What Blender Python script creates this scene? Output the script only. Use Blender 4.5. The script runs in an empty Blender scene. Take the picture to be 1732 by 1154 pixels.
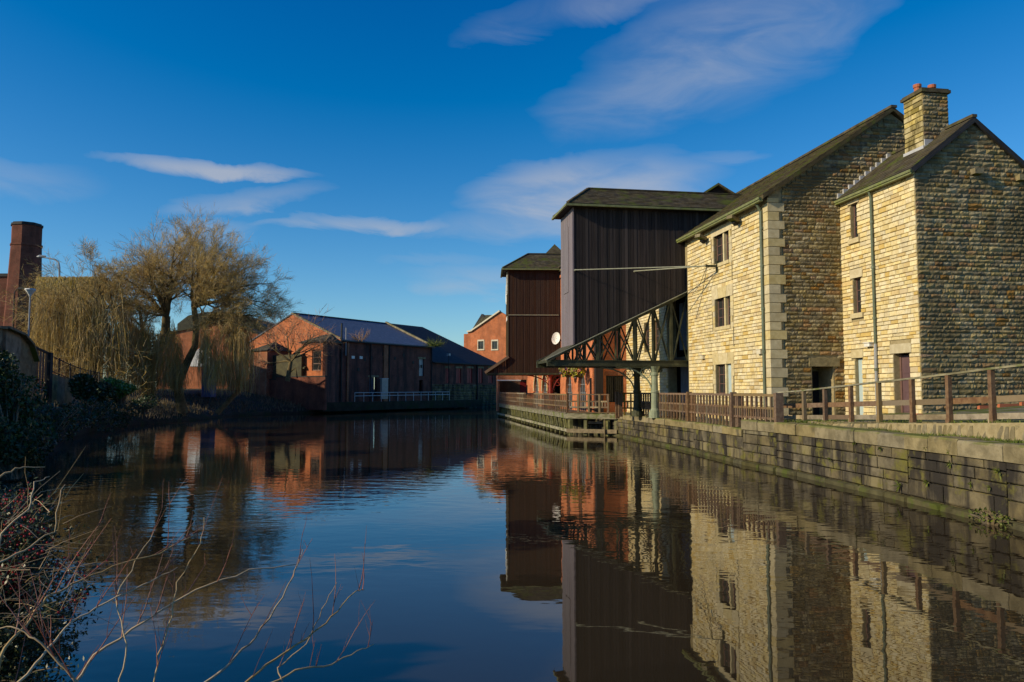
import bpy, math, random
import numpy as np
from math import radians, sin, cos, pi, hypot

# ------------------------------------------------------------------ camera, light, exposure
SC = bpy.context.scene
COL = SC.collection
PITCH = math.atan(83/1300); EYE = 2.8
cam = bpy.data.objects.new('camera', bpy.data.cameras.new('camera')); COL.objects.link(cam)
cam.location = (0, 0, EYE); cam.rotation_euler = (pi/2 + PITCH, 0, 0)
cam.data.sensor_width = 36; cam.data.lens = 36*1300/1732
cam.data.clip_start = .1; cam.data.clip_end = 4000
SC.camera = cam
SUN_DIR = (-.856, -.330, .425)           # towards the sun
SUN_EL = math.asin(SUN_DIR[2]/math.sqrt(sum(c*c for c in SUN_DIR)))
SUN_AZ = math.atan2(SUN_DIR[0], SUN_DIR[1])
SKY_STRENGTH = .115
SUN_STRENGTH = 4.6
SC.view_settings.view_transform = 'Standard'; SC.view_settings.look = 'None'
SC.view_settings.exposure = 0; SC.view_settings.gamma = 1; SC.view_settings.use_curve_mapping = False

def nd(nt, typ, ins=None, **attrs):
    n = nt.nodes.new(typ)
    for k, v in attrs.items(): setattr(n, k, v)
    for k, v in (ins or {}).items():
        if isinstance(v, bpy.types.NodeSocket): nt.links.new(v, n.inputs[k])
        else: n.inputs[k].default_value = v
    return n
def mth(nt, op, a, b=0.0, c=0.0, clamp=False):
    n = nt.nodes.new('ShaderNodeMath'); n.operation = op; n.use_clamp = clamp
    for i, v in enumerate((a, b, c)):
        if isinstance(v, bpy.types.NodeSocket): nt.links.new(v, n.inputs[i])
        else: n.inputs[i].default_value = v
    return n.outputs[0]
def mixc(nt, f, a, b, blend='MIX'):
    n = nt.nodes.new('ShaderNodeMix'); n.data_type = 'RGBA'; n.blend_type = blend
    for i, v in ((0, f), (6, a), (7, b)):
        if isinstance(v, bpy.types.NodeSocket): nt.links.new(v, n.inputs[i])
        elif i == 0: n.inputs[0].default_value = v
        else: n.inputs[i].default_value = (*v[:3], 1)
    return n.outputs[2]
def sstep(nt, v, a, b):
    n = nt.nodes.new('ShaderNodeMapRange'); n.interpolation_type = 'SMOOTHSTEP'
    nt.links.new(v, n.inputs[0]); n.inputs[1].default_value = a; n.inputs[2].default_value = b
    return n.outputs[0]

def make_world():
    w = bpy.data.worlds.new('World'); SC.world = w; w.use_nodes = True
    nt = w.node_tree; nt.nodes.clear()
    sky = nd(nt, 'ShaderNodeTexSky', sky_type='NISHITA', sun_disc=False, sun_elevation=SUN_EL,
             sun_rotation=SUN_AZ, air_density=1.0, dust_density=.35, ozone_density=3.0)
    hs0 = nd(nt, 'ShaderNodeHueSaturation', {'Saturation': 1.22, 'Value': 1.0, 'Color': sky.outputs[0]})
    g1 = nd(nt, 'ShaderNodeVectorMath', {0: hs0.outputs[0], 1: (.95, 1.12, 1.20), 2: (-.57, -.50, -.2)}, operation='MULTIPLY_ADD')
    hs = nd(nt, 'ShaderNodeVectorMath', {0: g1.outputs[0], 1: (.002, .002, .002)}, operation='MAXIMUM')   # the deep polarised blue of the photograph, all round the sky
    tc = nd(nt, 'ShaderNodeTexCoord')
    nv = nd(nt, 'ShaderNodeVectorMath', {0: tc.outputs['Generated']}, operation='NORMALIZE')
    sp = nd(nt, 'ShaderNodeSeparateXYZ', {0: nv.outputs[0]})
    az = mth(nt, 'ARCTAN2', sp.outputs[0], sp.outputs[1]); el = mth(nt, 'ARCSINE', sp.outputs[2])
    cv = nd(nt, 'ShaderNodeCombineXYZ', {0: az, 1: mth(nt, 'MULTIPLY', el, 3.2), 2: 1.7})
    n1 = nd(nt, 'ShaderNodeTexNoise', {'Vector': cv.outputs[0], 'Scale': 7.0, 'Detail': 7.0, 'Roughness': .58, 'Distortion': .6})
    n2 = nd(nt, 'ShaderNodeTexNoise', {'Vector': cv.outputs[0], 'Scale': 3.2, 'Detail': 4.0, 'Roughness': .5})
    wz = mth(nt, 'MULTIPLY', mth(nt, 'SUBTRACT', n1.outputs[0], .5), .05)
    wa = mth(nt, 'MULTIPLY', mth(nt, 'SUBTRACT', n2.outputs[0], .5), .22)
    azw = mth(nt, 'ADD', az, wa); elw = mth(nt, 'ADD', el, wz)
    total = None
    for (px, py, wx, wy, st, tilt) in [
        (350, 281, 190, 15, 1.5, -.02), (600, 378, 165, 15, 1.05, -.05), (430, 335, 140, 22, .7, -.2), (365, 385, 90, 20, .5, -.1),
        (985, 320, 240, 66, 1.35, -.05), (930, 380, 250, 34, .8, .0), (835, 470, 150, 26, .6, 0), (1230, 60, 290, 110, .62, -.3),
        (1000, -15, 230, 40, .4, -.2), (1290, 120, 110, 60, .3, -.3), (1200, 262, 120, 14, .35, 0), (770, 440, 120, 14, .3, 0),
        (1500, -160, 380, 90, .5, -.2), (300, -220, 420, 70, .45, .1), (-300, 250, 330, 40, .6, 0), (2200, 200, 380, 60, .6, 0),
        (-1500, 330, 600, 60, .6, 0), (3200, 330, 700, 60, .6, 0)]:
        a0 = math.atan((px-866)/1300) if -400 < px < 2100 else (px-866)/1300
        e0 = math.atan((660-py)/1300*cos(min(abs(a0), 1)))
        da = mth(nt, 'SUBTRACT', azw, a0); de = mth(nt, 'SUBTRACT', elw, e0)
        de = mth(nt, 'ADD', de, mth(nt, 'MULTIPLY', da, -tilt*-1))
        q = mth(nt, 'ADD', mth(nt, 'POWER', mth(nt, 'ABSOLUTE', mth(nt, 'DIVIDE', da, wx/1300)), 2), mth(nt, 'POWER', mth(nt, 'ABSOLUTE', mth(nt, 'DIVIDE', de, wy/1300)), 2))
        m = mth(nt, 'MULTIPLY', mth(nt, 'SUBTRACT', 1.0, q, clamp=True), st)
        total = m if total is None else mth(nt, 'MAXIMUM', total, m)
    wisp = sstep(nt, n1.outputs[0], .22, .80)
    mask = mth(nt, 'MULTIPLY', total, mth(nt, 'ADD', mth(nt, 'MULTIPLY', wisp, .8), .2), clamp=True)
    mask = mth(nt, 'MULTIPLY', mask, .72)
    cl = mixc(nt, mask, hs.outputs[0], (4.1, 4.3, 4.8))
    bg = nd(nt, 'ShaderNodeBackground', {'Color': cl, 'Strength': SKY_STRENGTH})
    out = nd(nt, 'ShaderNodeOutputWorld'); nt.links.new(bg.outputs[0], out.inputs[0])
make_world()
sl = bpy.data.lights.new('sun', 'SUN'); sl.energy = SUN_STRENGTH; sl.angle = radians(.5); sl.color = (1.0, .84, .55)
sun = bpy.data.objects.new('sun', sl); COL.objects.link(sun)
from mathutils import Vector, Matrix
sun.rotation_euler = Vector(SUN_DIR).to_track_quat('Z', 'Y').to_euler(); sun.location = (-40, -20, 40)

# ------------------------------------------------------------------ geometry helpers
R = random.Random(11)
def ray(px, py):
    cx = (px-866)/1300; cy = (577-py)/1300
    return cx, cos(PITCH)-sin(PITCH)*cy, sin(PITCH)+cos(PITCH)*cy
def at_z(px, py, z):
    r = ray(px, py); t = (z-EYE)/r[2]; return (r[0]*t, r[1]*t, z)
def at_y(px, py, Y):
    r = ray(px, py); t = Y/r[1]; return (r[0]*t, Y, EYE+r[2]*t)
def unit(d):
    l = hypot(*d); return (d[0]/l, d[1]/l)

class Frame:
    """A vertical wall plane: D runs to the right seen from outside, N points out."""
    def __init__(s, O, D): s.O = (O[0], O[1]); s.D = unit(D); s.N = (s.D[1], -s.D[0]); s.ang = math.atan2(s.D[1], s.D[0])
    def pt(f, s, n, z): return (f.O[0]+f.D[0]*s+f.N[0]*n, f.O[1]+f.D[1]*s+f.N[1]*n, z)
    def hit(f, px, py, off=0.0):
        ox, oy = f.O[0]+f.N[0]*off, f.O[1]+f.N[1]*off
        r = ray(px, py); t = (ox*f.N[0]+oy*f.N[1])/(r[0]*f.N[0]+r[1]*f.N[1])
        x, y = r[0]*t, r[1]*t
        return ((x-ox)*f.D[0]+(y-oy)*f.D[1], EYE+r[2]*t)
W0 = Frame((0, 0), (1, 0))

class MB:
    def __init__(s): s.v = []; s.f = []
    def add(s, vs, fs):
        b = len(s.v); s.v.extend(vs); s.f.extend([tuple(i+b for i in f) for f in fs]); return s
    def hexa(s, p):
        return s.add(p, [(0,3,2,1), (4,5,6,7), (0,1,5,4), (1,2,6,5), (2,3,7,6), (3,0,4,7)])
    def box(s, fr, s0, s1, n0, n1, z0, z1):
        return s.hexa([fr.pt(s0,n1,z0), fr.pt(s1,n1,z0), fr.pt(s1,n0,z0), fr.pt(s0,n0,z0), fr.pt(s0,n1,z1), fr.pt(s1,n1,z1), fr.pt(s1,n0,z1), fr.pt(s0,n0,z1)])
    def plate(s, poly, off):
        n = len(poly); q = [tuple(a+b for a, b in zip(p, off)) for p in poly]
        return s.add(list(poly)+q, [tuple(range(n))[::-1], tuple(range(n, 2*n))] + [(i, (i+1) % n, (i+1) % n+n, i+n) for i in range(n)])
    def beam(s, a, b, w, h, up=(0, 0, 1)):
        A = Vector(a); B = Vector(b); d = (B-A).normalized(); U = Vector(up)
        x = d.cross(U); x = x.normalized() if x.length > 1e-4 else Vector((1, 0, 0)); y = x.cross(d).normalized()
        p = []
        for P in (A, B):
            for (i, j) in ((-1,-1), (1,-1), (1,1), (-1,1)): p.append(tuple(P+x*(i*w/2)+y*(j*h/2)))
        return s.hexa(p)
    def tube(s, pts, rads, sides=6, cap=True):
        P = [Vector(p) for p in pts]; b = len(s.v); n = len(P)
        x = None
        for i, p in enumerate(P):
            d = (P[min(i+1, n-1)]-P[max(i-1, 0)])
            if d.length < 1e-6: d = Vector((0, 0, 1))
            d.normalize()
            if x is None:
                x = d.cross(Vector((.3, .5, 1))); 
                if x.length < .05: x = d.cross(Vector((1, 0, 0)))
            x = (x-d*x.dot(d)); x.normalize(); y = d.cross(x)
            r = rads[i] if hasattr(rads, '__len__') else rads
            for k in range(sides):
                a = 2*pi*k/sides; s.v.append(tuple(p+x*(cos(a)*r)+y*(sin(a)*r)))
        for i in range(n-1):
            for k in range(sides):
                k2 = (k+1) % sides
                s.f.append((b+i*sides+k, b+i*sides+k2, b+(i+1)*sides+k2, b+(i+1)*sides+k))
        if cap and sides > 3:
            s.f.append(tuple(b+k for k in range(sides))[::-1]); s.f.append(tuple(b+(n-1)*sides+k for k in range(sides)))
        return s
    def build(s, name, m, parent=None, smooth=False, kind=None, label=None):
        me = bpy.data.meshes.new(name); me.from_pydata(s.v, [], s.f)
        if m: me.materials.append(m)
        if smooth: me.polygons.foreach_set('use_smooth', [True]*len(me.polygons))
        me.update()
        return link(name, me, parent, kind=kind, label=label)
def wpos(o):
    p = Vector((0, 0, 0))
    while o is not None: p += o.location; o = o.parent
    return p
def link(name, me, parent=None, loc=(0, 0, 0), kind=None, label=None):
    o = bpy.data.objects.new(name, me); COL.objects.link(o)
    if parent is not None: o.parent = parent; o.location = Vector(loc)-wpos(parent)
    else: o.location = loc
    if kind: o['kind'] = kind
    if label: o['label'] = label
    return o
def tag(o, label, cat, group=None):
    o['label'] = label; o['category'] = cat
    if group: o['group'] = group
    return o
def thing(name, loc, label, cat, group=None):
    return tag(link(name, None, None, loc), label, cat, group)
def copy_tree(o, dx, parent=None):
    c = o.copy(); COL.objects.link(c); c.parent = parent
    if parent is None: c.location = Vector(o.location)+Vector(dx)
    for ch in o.children: copy_tree(ch, dx, c)
    return c

# ------------------------------------------------------------------ materials
def base_mat(name):
    m = bpy.data.materials.new(name); m.use_nodes = True; nt = m.node_tree
    b = nt.nodes['Principled BSDF']; return m, nt, b
def mottled(name, c1, c2, scale=2.0, rough=.9, rnd=0.0, tint=None, tamt=.35, moss=None, stain=None, bump=0.0, bscale=25.0, stretch=(1, 1, 1), spec=.25, detail=6.0, contrast=.18):
    """two colours mixed by noise; rnd varies each piece; tint = third colour given to some pieces; moss=(colour, low, high, noise scale, upward only);
    stain=(colour, low, high, noise scale, stretch)"""
    m, nt, b = base_mat(name)
    g = nd(nt, 'ShaderNodeNewGeometry')
    mp = nd(nt, 'ShaderNodeMapping', {'Vector': g.outputs['Position'], 'Scale': stretch})
    n = nd(nt, 'ShaderNodeTexNoise', {'Vector': mp.outputs[0], 'Scale': scale, 'Detail': detail, 'Roughness': .62})
    f = sstep(nt, n.outputs[0], .5-contrast, .5+contrast)
    c = mixc(nt, f, c1, c2)
    if rnd or tint:
        oi = nd(nt, 'ShaderNodeObjectInfo')
        r = mth(nt, 'FRACT', mth(nt, 'ADD', g.outputs['Random Per Island'], oi.outputs['Random']))
        if tint:
            r2 = mth(nt, 'FRACT', mth(nt, 'MULTIPLY', r, 7.31))
            c = mixc(nt, mth(nt, 'MULTIPLY', sstep(nt, r2, 1-tamt-.05, 1-tamt+.05), .8), c, tint)
        hs = nd(nt, 'ShaderNodeHueSaturation', {'Value': mth(nt, 'ADD', mth(nt, 'MULTIPLY', r, 2*rnd), 1-rnd), 'Color': c,
                'Saturation': mth(nt, 'ADD', mth(nt, 'MULTIPLY', mth(nt, 'FRACT', mth(nt, 'MULTIPLY', r, 3.7)), .4), .8)})
        c = hs.outputs[0]
    if stain:
        mp2 = nd(nt, 'ShaderNodeMapping', {'Vector': g.outputs['Position'], 'Scale': stain[4]})
        n2 = nd(nt, 'ShaderNodeTexNoise', {'Vector': mp2.outputs[0], 'Scale': stain[3], 'Detail': 5.0, 'Roughness': .6})
        c = mixc(nt, sstep(nt, n2.outputs[0], stain[1], stain[2]), c, stain[0])
    if moss:
        n3 = nd(nt, 'ShaderNodeTexNoise', {'Vector': g.outputs['Position'], 'Scale': moss[3], 'Detail': 6.0, 'Roughness': .65})
        mk = sstep(nt, n3.outputs[0], moss[1], moss[2])
        if moss[4]:
            sx = nd(nt, 'ShaderNodeSeparateXYZ', {0: g.outputs['Normal']})
            mk = mth(nt, 'MULTIPLY', mk, sstep(nt, mth(nt, 'ABSOLUTE', sx.outputs[2]), .3, .8))
        c = mixc(nt, mk, c, moss[0])
    nt.links.new(c, b.inputs['Base Color']); b.inputs['Roughness'].default_value = rough
    b.inputs['Specular IOR Level'].default_value = spec
    if bump:
        nb = nd(nt, 'ShaderNodeTexNoise', {'Vector': g.outputs['Position'], 'Scale': bscale, 'Detail': 4.0, 'Roughness': .6})
        bp = nd(nt, 'ShaderNodeBump', {'Height': nb.outputs[0], 'Strength': 1.0, 'Distance': bump})
        nt.links.new(bp.outputs[0], b.inputs['Normal'])
    return m
def brick_mat(name, D, c1, c2, mortar, stain=None, soot=0.0, scale=1.0):
    """brick courses that follow the wall's own direction, for walls along D and across it"""
    D = unit(D); m, nt, b = base_mat(name); g = nd(nt, 'ShaderNodeNewGeometry')
    sp = nd(nt, 'ShaderNodeSeparateXYZ', {0: g.outputs['Position']})
    s = mth(nt, 'ADD', mth(nt, 'MULTIPLY', sp.outputs[0], D[0]+D[1]), mth(nt, 'MULTIPLY', sp.outputs[1], D[1]-D[0]))
    cv = nd(nt, 'ShaderNodeCombineXYZ', {0: s, 1: sp.outputs[2], 2: 0.0})
    bt = nd(nt, 'ShaderNodeTexBrick', {'Vector': cv.outputs[0], 'Color1': (*c1, 1), 'Color2': (*c2, 1), 'Mortar': (*mortar, 1), 'Scale': scale,
            'Mortar Size': .008, 'Mortar Smooth': .3, 'Bias': -.1, 'Brick Width': .23, 'Row Height': .075})
    n = nd(nt, 'ShaderNodeTexNoise', {'Vector': g.outputs['Position'], 'Scale': .8, 'Detail': 7.0, 'Roughness': .65})
    hs = nd(nt, 'ShaderNodeHueSaturation', {'Value': mth(nt, 'ADD', mth(nt, 'MULTIPLY', n.outputs[0], 1.7), .15), 'Color': bt.outputs[0]})
    c = hs.outputs[0]
    if stain:
        mp2 = nd(nt, 'ShaderNodeMapping', {'Vector': g.outputs['Position'], 'Scale': (1, 1, .22)})
        n2 = nd(nt, 'ShaderNodeTexNoise', {'Vector': mp2.outputs[0], 'Scale': .9, 'Detail': 6.0, 'Roughness': .62})
        c = mixc(nt, mth(nt, 'MULTIPLY', sstep(nt, n2.outputs[0], .42, .68), stain[3]), c, stain[:3])
    nt.links.new(c, b.inputs['Base Color']); b.inputs['Roughness'].default_value = .92; b.inputs['Specular IOR Level'].default_value = .15
    bp = nd(nt, 'ShaderNodeBump', {'Height': bt.outputs['Fac'], 'Strength': .6, 'Distance': -.006}); nt.links.new(bp.outputs[0], b.inputs['Normal'])
    return m
def flat(name, c, rough=.6, metal=0.0, spec=.4):
    return mottled(name, tuple(x*.85 for x in c), tuple(min(1, x*1.1) for x in c), 3.0, rough, spec=spec)

U = unit((-.158, .9874)); V = unit((.9874, .158))
MS = dict(
    stone_lit=mottled('pale_gritstone', (.60, .475, .245), (.72, .615, .37), 5, .9, .13, (.52, .38, .17), .17, bump=.012, bscale=22,
        stain=((.30, .25, .13), .60, .78, 1.1, (1, 1, .5))),
    stone_sooty=mottled('mossy_gritstone', (.36, .28, .11), (.50, .41, .19), 4, .93, .22, (.20, .16, .06), .25, bump=.015, stain=((.14, .11, .04), .5, .66, 1.6, (1, 1, .5))),
    stone_rock=mottled('weathered_gritstone', (.19, .145, .068), (.32, .262, .145), 6, .93, .40, (.25, .14, .06), .14, bump=.03, bscale=14,
        stain=((.13, .105, .055), .50, .70, .5, (1, 1, .8))),
    quoin=mottled('dressed_gritstone', (.47, .38, .205), (.58, .49, .29), 4, .85, .08, bump=.006, bscale=30, stain=((.35, .29, .16), .6, .8, 1.2, (1, 1, .6))),
    mortar=mottled('lime_mortar', (.27, .215, .115), (.36, .295, .17), 6, .95, bump=.01),
    slate=mottled('mossy_stone_slate', (.050, .040, .024), (.095, .078, .046), 3, .85, .22, moss=((.085, .105, .016), .49, .66, .9, False), bump=.008),
    slate_blue=mottled('blue_slate', (.05, .06, .09), (.085, .10, .14), 2, .5, .15, stretch=(1, 1, 3), bump=.01, bscale=3, spec=.5, stain=((.13, .15, .19), .55, .7, 1.2, (1, 1, 3))),
    slate_dark=mottled('dark_slate', (.02, .02, .022), (.035, .035, .038), 2, .7, .1, bump=.01, bscale=6),
    slate_brown=mottled('brown_roof', (.05, .045, .03), (.085, .08, .045), 2, .85, .1, bump=.01, bscale=6),
    moss=mottled('moss', (.07, .10, .014), (.17, .19, .03), 9, .95, bump=.03, bscale=20),
    lead=flat('lead_flashing', (.42, .42, .44), .55),
    gutter=mottled('green_iron', (.13, .145, .06), (.20, .21, .10), 4, .6, moss=((.16, .19, .05), .5, .65, 3, False)),
    pipe=flat('green_pipe', (.12, .145, .095), .45),
    iron=mottled('olive_iron', (.030, .034, .018), (.055, .056, .030), 3, .55, moss=((.10, .10, .05), .5, .7, 2, False)),
    iron_pale=mottled('grey_green_iron', (.20, .23, .155), (.28, .31, .21), 2, .5, stain=((.09, .10, .06), .55, .7, 2, (1, 1, .3))),
    board=mottled('black_timber', (.018, .013, .013), (.033, .026, .025), 3, .75, .35, (.05, .04, .038), .14, stretch=(6, 6, .25), bump=.004, bscale=40, spec=.3),
    board_front=mottled('sunlit_front_timber', (.15, .125, .14), (.21, .18, .195), 3, .7, .10, stretch=(6, 6, .25), spec=.3),  # weathered timber, colour brightened for the sunlit front of the tower
    board_brown=mottled('brown_black_timber', (.028, .012, .007), (.045, .022, .012), 3, .75, .25, stretch=(6, 6, .25), bump=.004, bscale=40),
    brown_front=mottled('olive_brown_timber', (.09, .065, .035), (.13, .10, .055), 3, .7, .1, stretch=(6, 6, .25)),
    white=flat('white_paint', (.78, .76, .70), .5),
    footing=mottled('slimy_footing', (.045, .04, .018), (.10, .09, .04), 1.5, .7, .12, bump=.02, bscale=9, moss=((.07, .085, .015), .5, .65, 1.4, False)),
    cream=flat('cream_paint', (.62, .56, .42), .6),
    glass=flat('window_glass', (.025, .028, .03), .08, spec=.5),
    dark=flat('dark_interior', (.008, .008, .009), .9, spec=.1),  # near-black colour stands in for the gloom inside openings
    frame_brown=flat('brown_frame', (.16, .09, .075), .5),
    mauve=mottled('mauve_door', (.105, .06, .065), (.135, .08, .085), 2, .5, stretch=(1, 1, .3)),
    blue_door=mottled('pale_blue_door', (.36, .45, .47), (.44, .53, .55), 2, .5, stretch=(1, 1, .3)),
    tarp=mottled('blue_sheet', (.07, .09, .14), (.13, .16, .22), 3, .5, stretch=(3, 3, .6)),
    red_door=flat('red_shutter', (.30, .018, .02), .5),
    red_iron=flat('red_iron', (.26, .035, .02), .5),
    rail=mottled('weathered_rail', (.12, .068, .042), (.20, .13, .078), 4, .85, .16, (.19, .145, .085), .25, stretch=(2, 2, 2), bump=.004, moss=((.17, .16, .06), .58, .72, 5, True)),
    rail_pale=mottled('bleached_rail', (.19, .15, .10), (.33, .27, .18), 4, .85, .25, (.13, .08, .05), .3, bump=.004),
    rail_yellow=mottled('ochre_rail', (.36, .21, .06), (.46, .30, .10), 4, .8, .15),
    jetty=mottled('mossy_timber', (.15, .135, .085), (.30, .275, .19), 2.5, .9, .2, moss=((.11, .13, .035), .48, .64, 1.6, False), bump=.01, stretch=(1, 1, 4)),
    pile=mottled('green_pile', (.09, .09, .035), (.20, .19, .08), 3, .9, .2, bump=.01),
    quay=mottled('stained_quay_stone', (.05, .042, .03), (.17, .14, .08), 1.6, .92, .07, (.20, .17, .09), .08, bump=.022, bscale=11,
        stain=((.028, .024, .020), .44, .60, 1.0, (1.4, 1.4, .28)), moss=((.13, .12, .03), .52, .68, 1.5, False)),
    coping=mottled('coping_stone', (.15, .125, .07), (.27, .225, .13), 2.4, .92, .14, bump=.022, bscale=14, moss=((.11, .13, .018), .40, .54, 1.3, True), stain=((.09, .08, .05), .55, .7, 1.2, (1, 1, .6))),
    paving=mottled('mossy_ground', (.13, .115, .08), (.20, .18, .13), 2, .95, bump=.02, moss=((.09, .11, .018), .42, .54, .9, False)),
    deck=mottled('deck_boards', (.12, .10, .07), (.22, .19, .14), 3, .9, .2),
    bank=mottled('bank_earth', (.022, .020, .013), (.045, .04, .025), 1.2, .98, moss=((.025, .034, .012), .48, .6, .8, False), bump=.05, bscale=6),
    path=mottled('towpath', (.10, .09, .08), (.15, .14, .12), 1.5, .95),
    terracotta=flat('terracotta', (.42, .13, .06), .8),
    bark=mottled('willow_bark', (.10, .075, .035), (.19, .145, .07), 3, .9, bump=.02, bscale=8),
    twig=mottled('willow_twig', (.36, .25, .085), (.52, .37, .14), 1.0, .8, .25),
    twig_red=mottled('reddish_twig', (.24, .15, .085), (.36, .22, .14), 1.0, .8, .25),
    stem=mottled('pale_stem', (.32, .22, .11), (.46, .34, .19), 3.0, .6, .2),
    shoot=mottled('red_shoot', (.15, .055, .04), (.27, .11, .08), 3.0, .6, .2),
    leaf=mottled('dark_leaf', (.018, .040, .010), (.040, .075, .018), .8, .45, .3, spec=.4),
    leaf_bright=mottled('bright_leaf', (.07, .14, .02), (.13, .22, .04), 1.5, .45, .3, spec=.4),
    leaf_cotoneaster=mottled('small_dark_leaf', (.025, .035, .014), (.055, .07, .025), 4, .4, .3, spec=.4),
    berry=flat('red_berry', (.36, .016, .02), .35),
    grass=mottled('grass_blade', (.08, .11, .02), (.17, .19, .04), 1.5, .9, .3),
    dead=mottled('dead_stem', (.10, .075, .045), (.20, .16, .10), 2, .9, .3),
    ivy=mottled('olive_creeper', (.26, .18, .05), (.40, .29, .09), 1.0, .9, .3),
    flowers=mottled('yellow_flowers', (.45, .36, .03), (.12, .16, .02), 8, .8, .3, (.12, .05, .2), .25),
    grey_metal=flat('grey_metal', (.30, .31, .32), .4),
    rope=flat('rod_steel', (.33, .33, .24), .5),
    wire=flat('black_wire', (.02, .02, .02), .7),
    rail_white=flat('white_rail', (.55, .55, .55), .5),
    plastic=flat('grey_board', (.42, .36, .30), .7),
)
BR = brick_mat('orange_brick', U, (.58, .165, .055), (.46, .12, .04), (.36, .27, .19))
BRD = brick_mat('brown_brick', U, (.34, .12, .06), (.25, .085, .04), (.25, .19, .13))
WD = unit((.53, .848)); WG = (-WD[1], WD[0])      # direction of the far warehouses, and across them
BRW = brick_mat('shade_dark_brick', WD, (.19, .065, .045), (.13, .045, .035), (.11, .08, .07), stain=(.035, .028, .028, .9))  # brick and stain darkened to paint in the shade on the long walls
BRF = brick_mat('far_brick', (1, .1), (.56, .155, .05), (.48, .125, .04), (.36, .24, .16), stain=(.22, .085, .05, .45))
BRM = brick_mat('mill_brick', (1, .2), (.20, .062, .04), (.15, .045, .03), (.13, .085, .06), stain=(.06, .035, .03, .5))  # colour darkened to deepen the shade on the boundary wall

# ------------------------------------------------------------------ masonry
def unit_stones(kind, n, seed):
    rr = random.Random(seed); out = []
    for _ in range(n):
        vs, fs = [], []
        if kind == 'rock':
            nx, nz = 5, 3
            tx, tz = rr.uniform(-.5, .5), rr.uniform(-.5, .5)
            for j in range(nz):
                for i in range(nx):
                    x, z = i/(nx-1), j/(nz-1)
                    if i in (0, nx-1) or j in (0, nz-1):
                        x = min(max(x+rr.uniform(-.02, .02), .012), .988); z = min(max(z+rr.uniform(-.03, .03), .025), .975); y = -(rr.uniform(.06, .26) if j in (0, nz-1) else rr.uniform(.30, .6))
                    else:
                        x += rr.uniform(-.09, .09); z += rr.uniform(-.16, .16); y = -rr.uniform(.62, 1.1)+tx*(x-.5)*.4
                    vs.append((x, y, z))
            for j in range(nz-1):
                for i in range(nx-1): a = j*nx+i; fs.append((a, a+1, a+nx+1, a+nx))
            b = len(vs); vs += [(.02, .2, .04), (.98, .2, .04), (.98, .2, .96), (.02, .2, .96)]
            fs += [tuple([b, b+1]+list(range(nx-1, -1, -1))), tuple([b+2, b+3]+[(nz-1)*nx+i for i in range(nx)]),
                   tuple([b+3, b]+[j*nx for j in range(nz)]), tuple([b+1, b+2]+[j*nx+nx-1 for j in range(nz-1, -1, -1)])]
        else:
            j = lambda a: rr.uniform(-a, a)
            o = [(.015+abs(j(.01)), -.25, .04+abs(j(.02))), (.985-abs(j(.01)), -.25, .04+abs(j(.02))), (.985-abs(j(.01)), -.25, .96-abs(j(.02))), (.015+abs(j(.01)), -.25, .96-abs(j(.02)))]
            q = [(.05+j(.01), -1+j(.25), .12+j(.03)), (.95+j(.01), -1+j(.25), .12+j(.03)), (.95+j(.01), -1+j(.25), .88+j(.03)), (.05+j(.01), -1+j(.25), .88+j(.03))]
            k = [(x, .4, z) for x, y, z in o]
            vs = o+q+k
            fs = [(4, 5, 6, 7)]+[(i, (i+1) % 4, (i+1) % 4+4, i+4) for i in range(4)]+[(i+8, (i+1) % 4+8, (i+1) % 4, i) for i in range(4)]
        out.append((np.array(vs), fs))
    return out
ROCK = unit_stones('rock', 14, 3); DRESS = unit_stones('dress', 10, 4)
_mesh_cache = {}
def unit_mesh(kind, i, m):
    k = (kind, i, m.name)
    if k not in _mesh_cache:
        vs, fs = (ROCK if kind == 'rock' else DRESS)[i]
        me = bpy.data.meshes.new('stone'); me.from_pydata([tuple(v) for v in vs], [], fs); me.materials.append(m); me.update(); _mesh_cache[k] = me
    return _mesh_cache[k]
def lay(fr, s0, s1, z0, z1, ch, lr, depth, kind, m, holes=(), span=None, rr=None, bond=None):
    """courses of separate stones on a wall plane; returns (frame, s, z, w, h, depth, kind, variant, material)"""
    rr = rr or R; out = []; z = z0
    while z < z1-.05:
        h = min(rr.uniform(*ch), z1-z)
        if z1-(z+h) < ch[0]*.6: h = z1-z
        a, b = s0, s1
        if span: 
            q = span(z+h)
            if q is None: break
            a, b = max(a, q[0]), min(b, q[1])
        free = [(a, b)]
        for (h0, h1, k0, k1) in holes:
            if z+h > k0+.03 and z < k1-.03:
                nf = []
                for (p, q) in free:
                    if h1 <= p or h0 >= q: nf.append((p, q)); continue
                    if h0-p > .05: nf.append((p, h0))
                    if q-h1 > .05: nf.append((h1, q))
                free = nf
        for (p, q) in free:
            s = p
            while s < q-.02:
                w = rr.uniform(*lr)
                if rr.random() < .2: w *= 1.4
                if q-(s+w) < lr[0]*.6: w = q-s
                if w > lr[1]*2: w = q-s if q-s < lr[1]*2 else lr[1]
                out.append((fr, s, z, w, h, depth*rr.uniform(.7, 1.2), kind, rr.randrange(14 if kind == 'rock' else 10), m))
                s += w
        z += h
    return out
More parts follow.
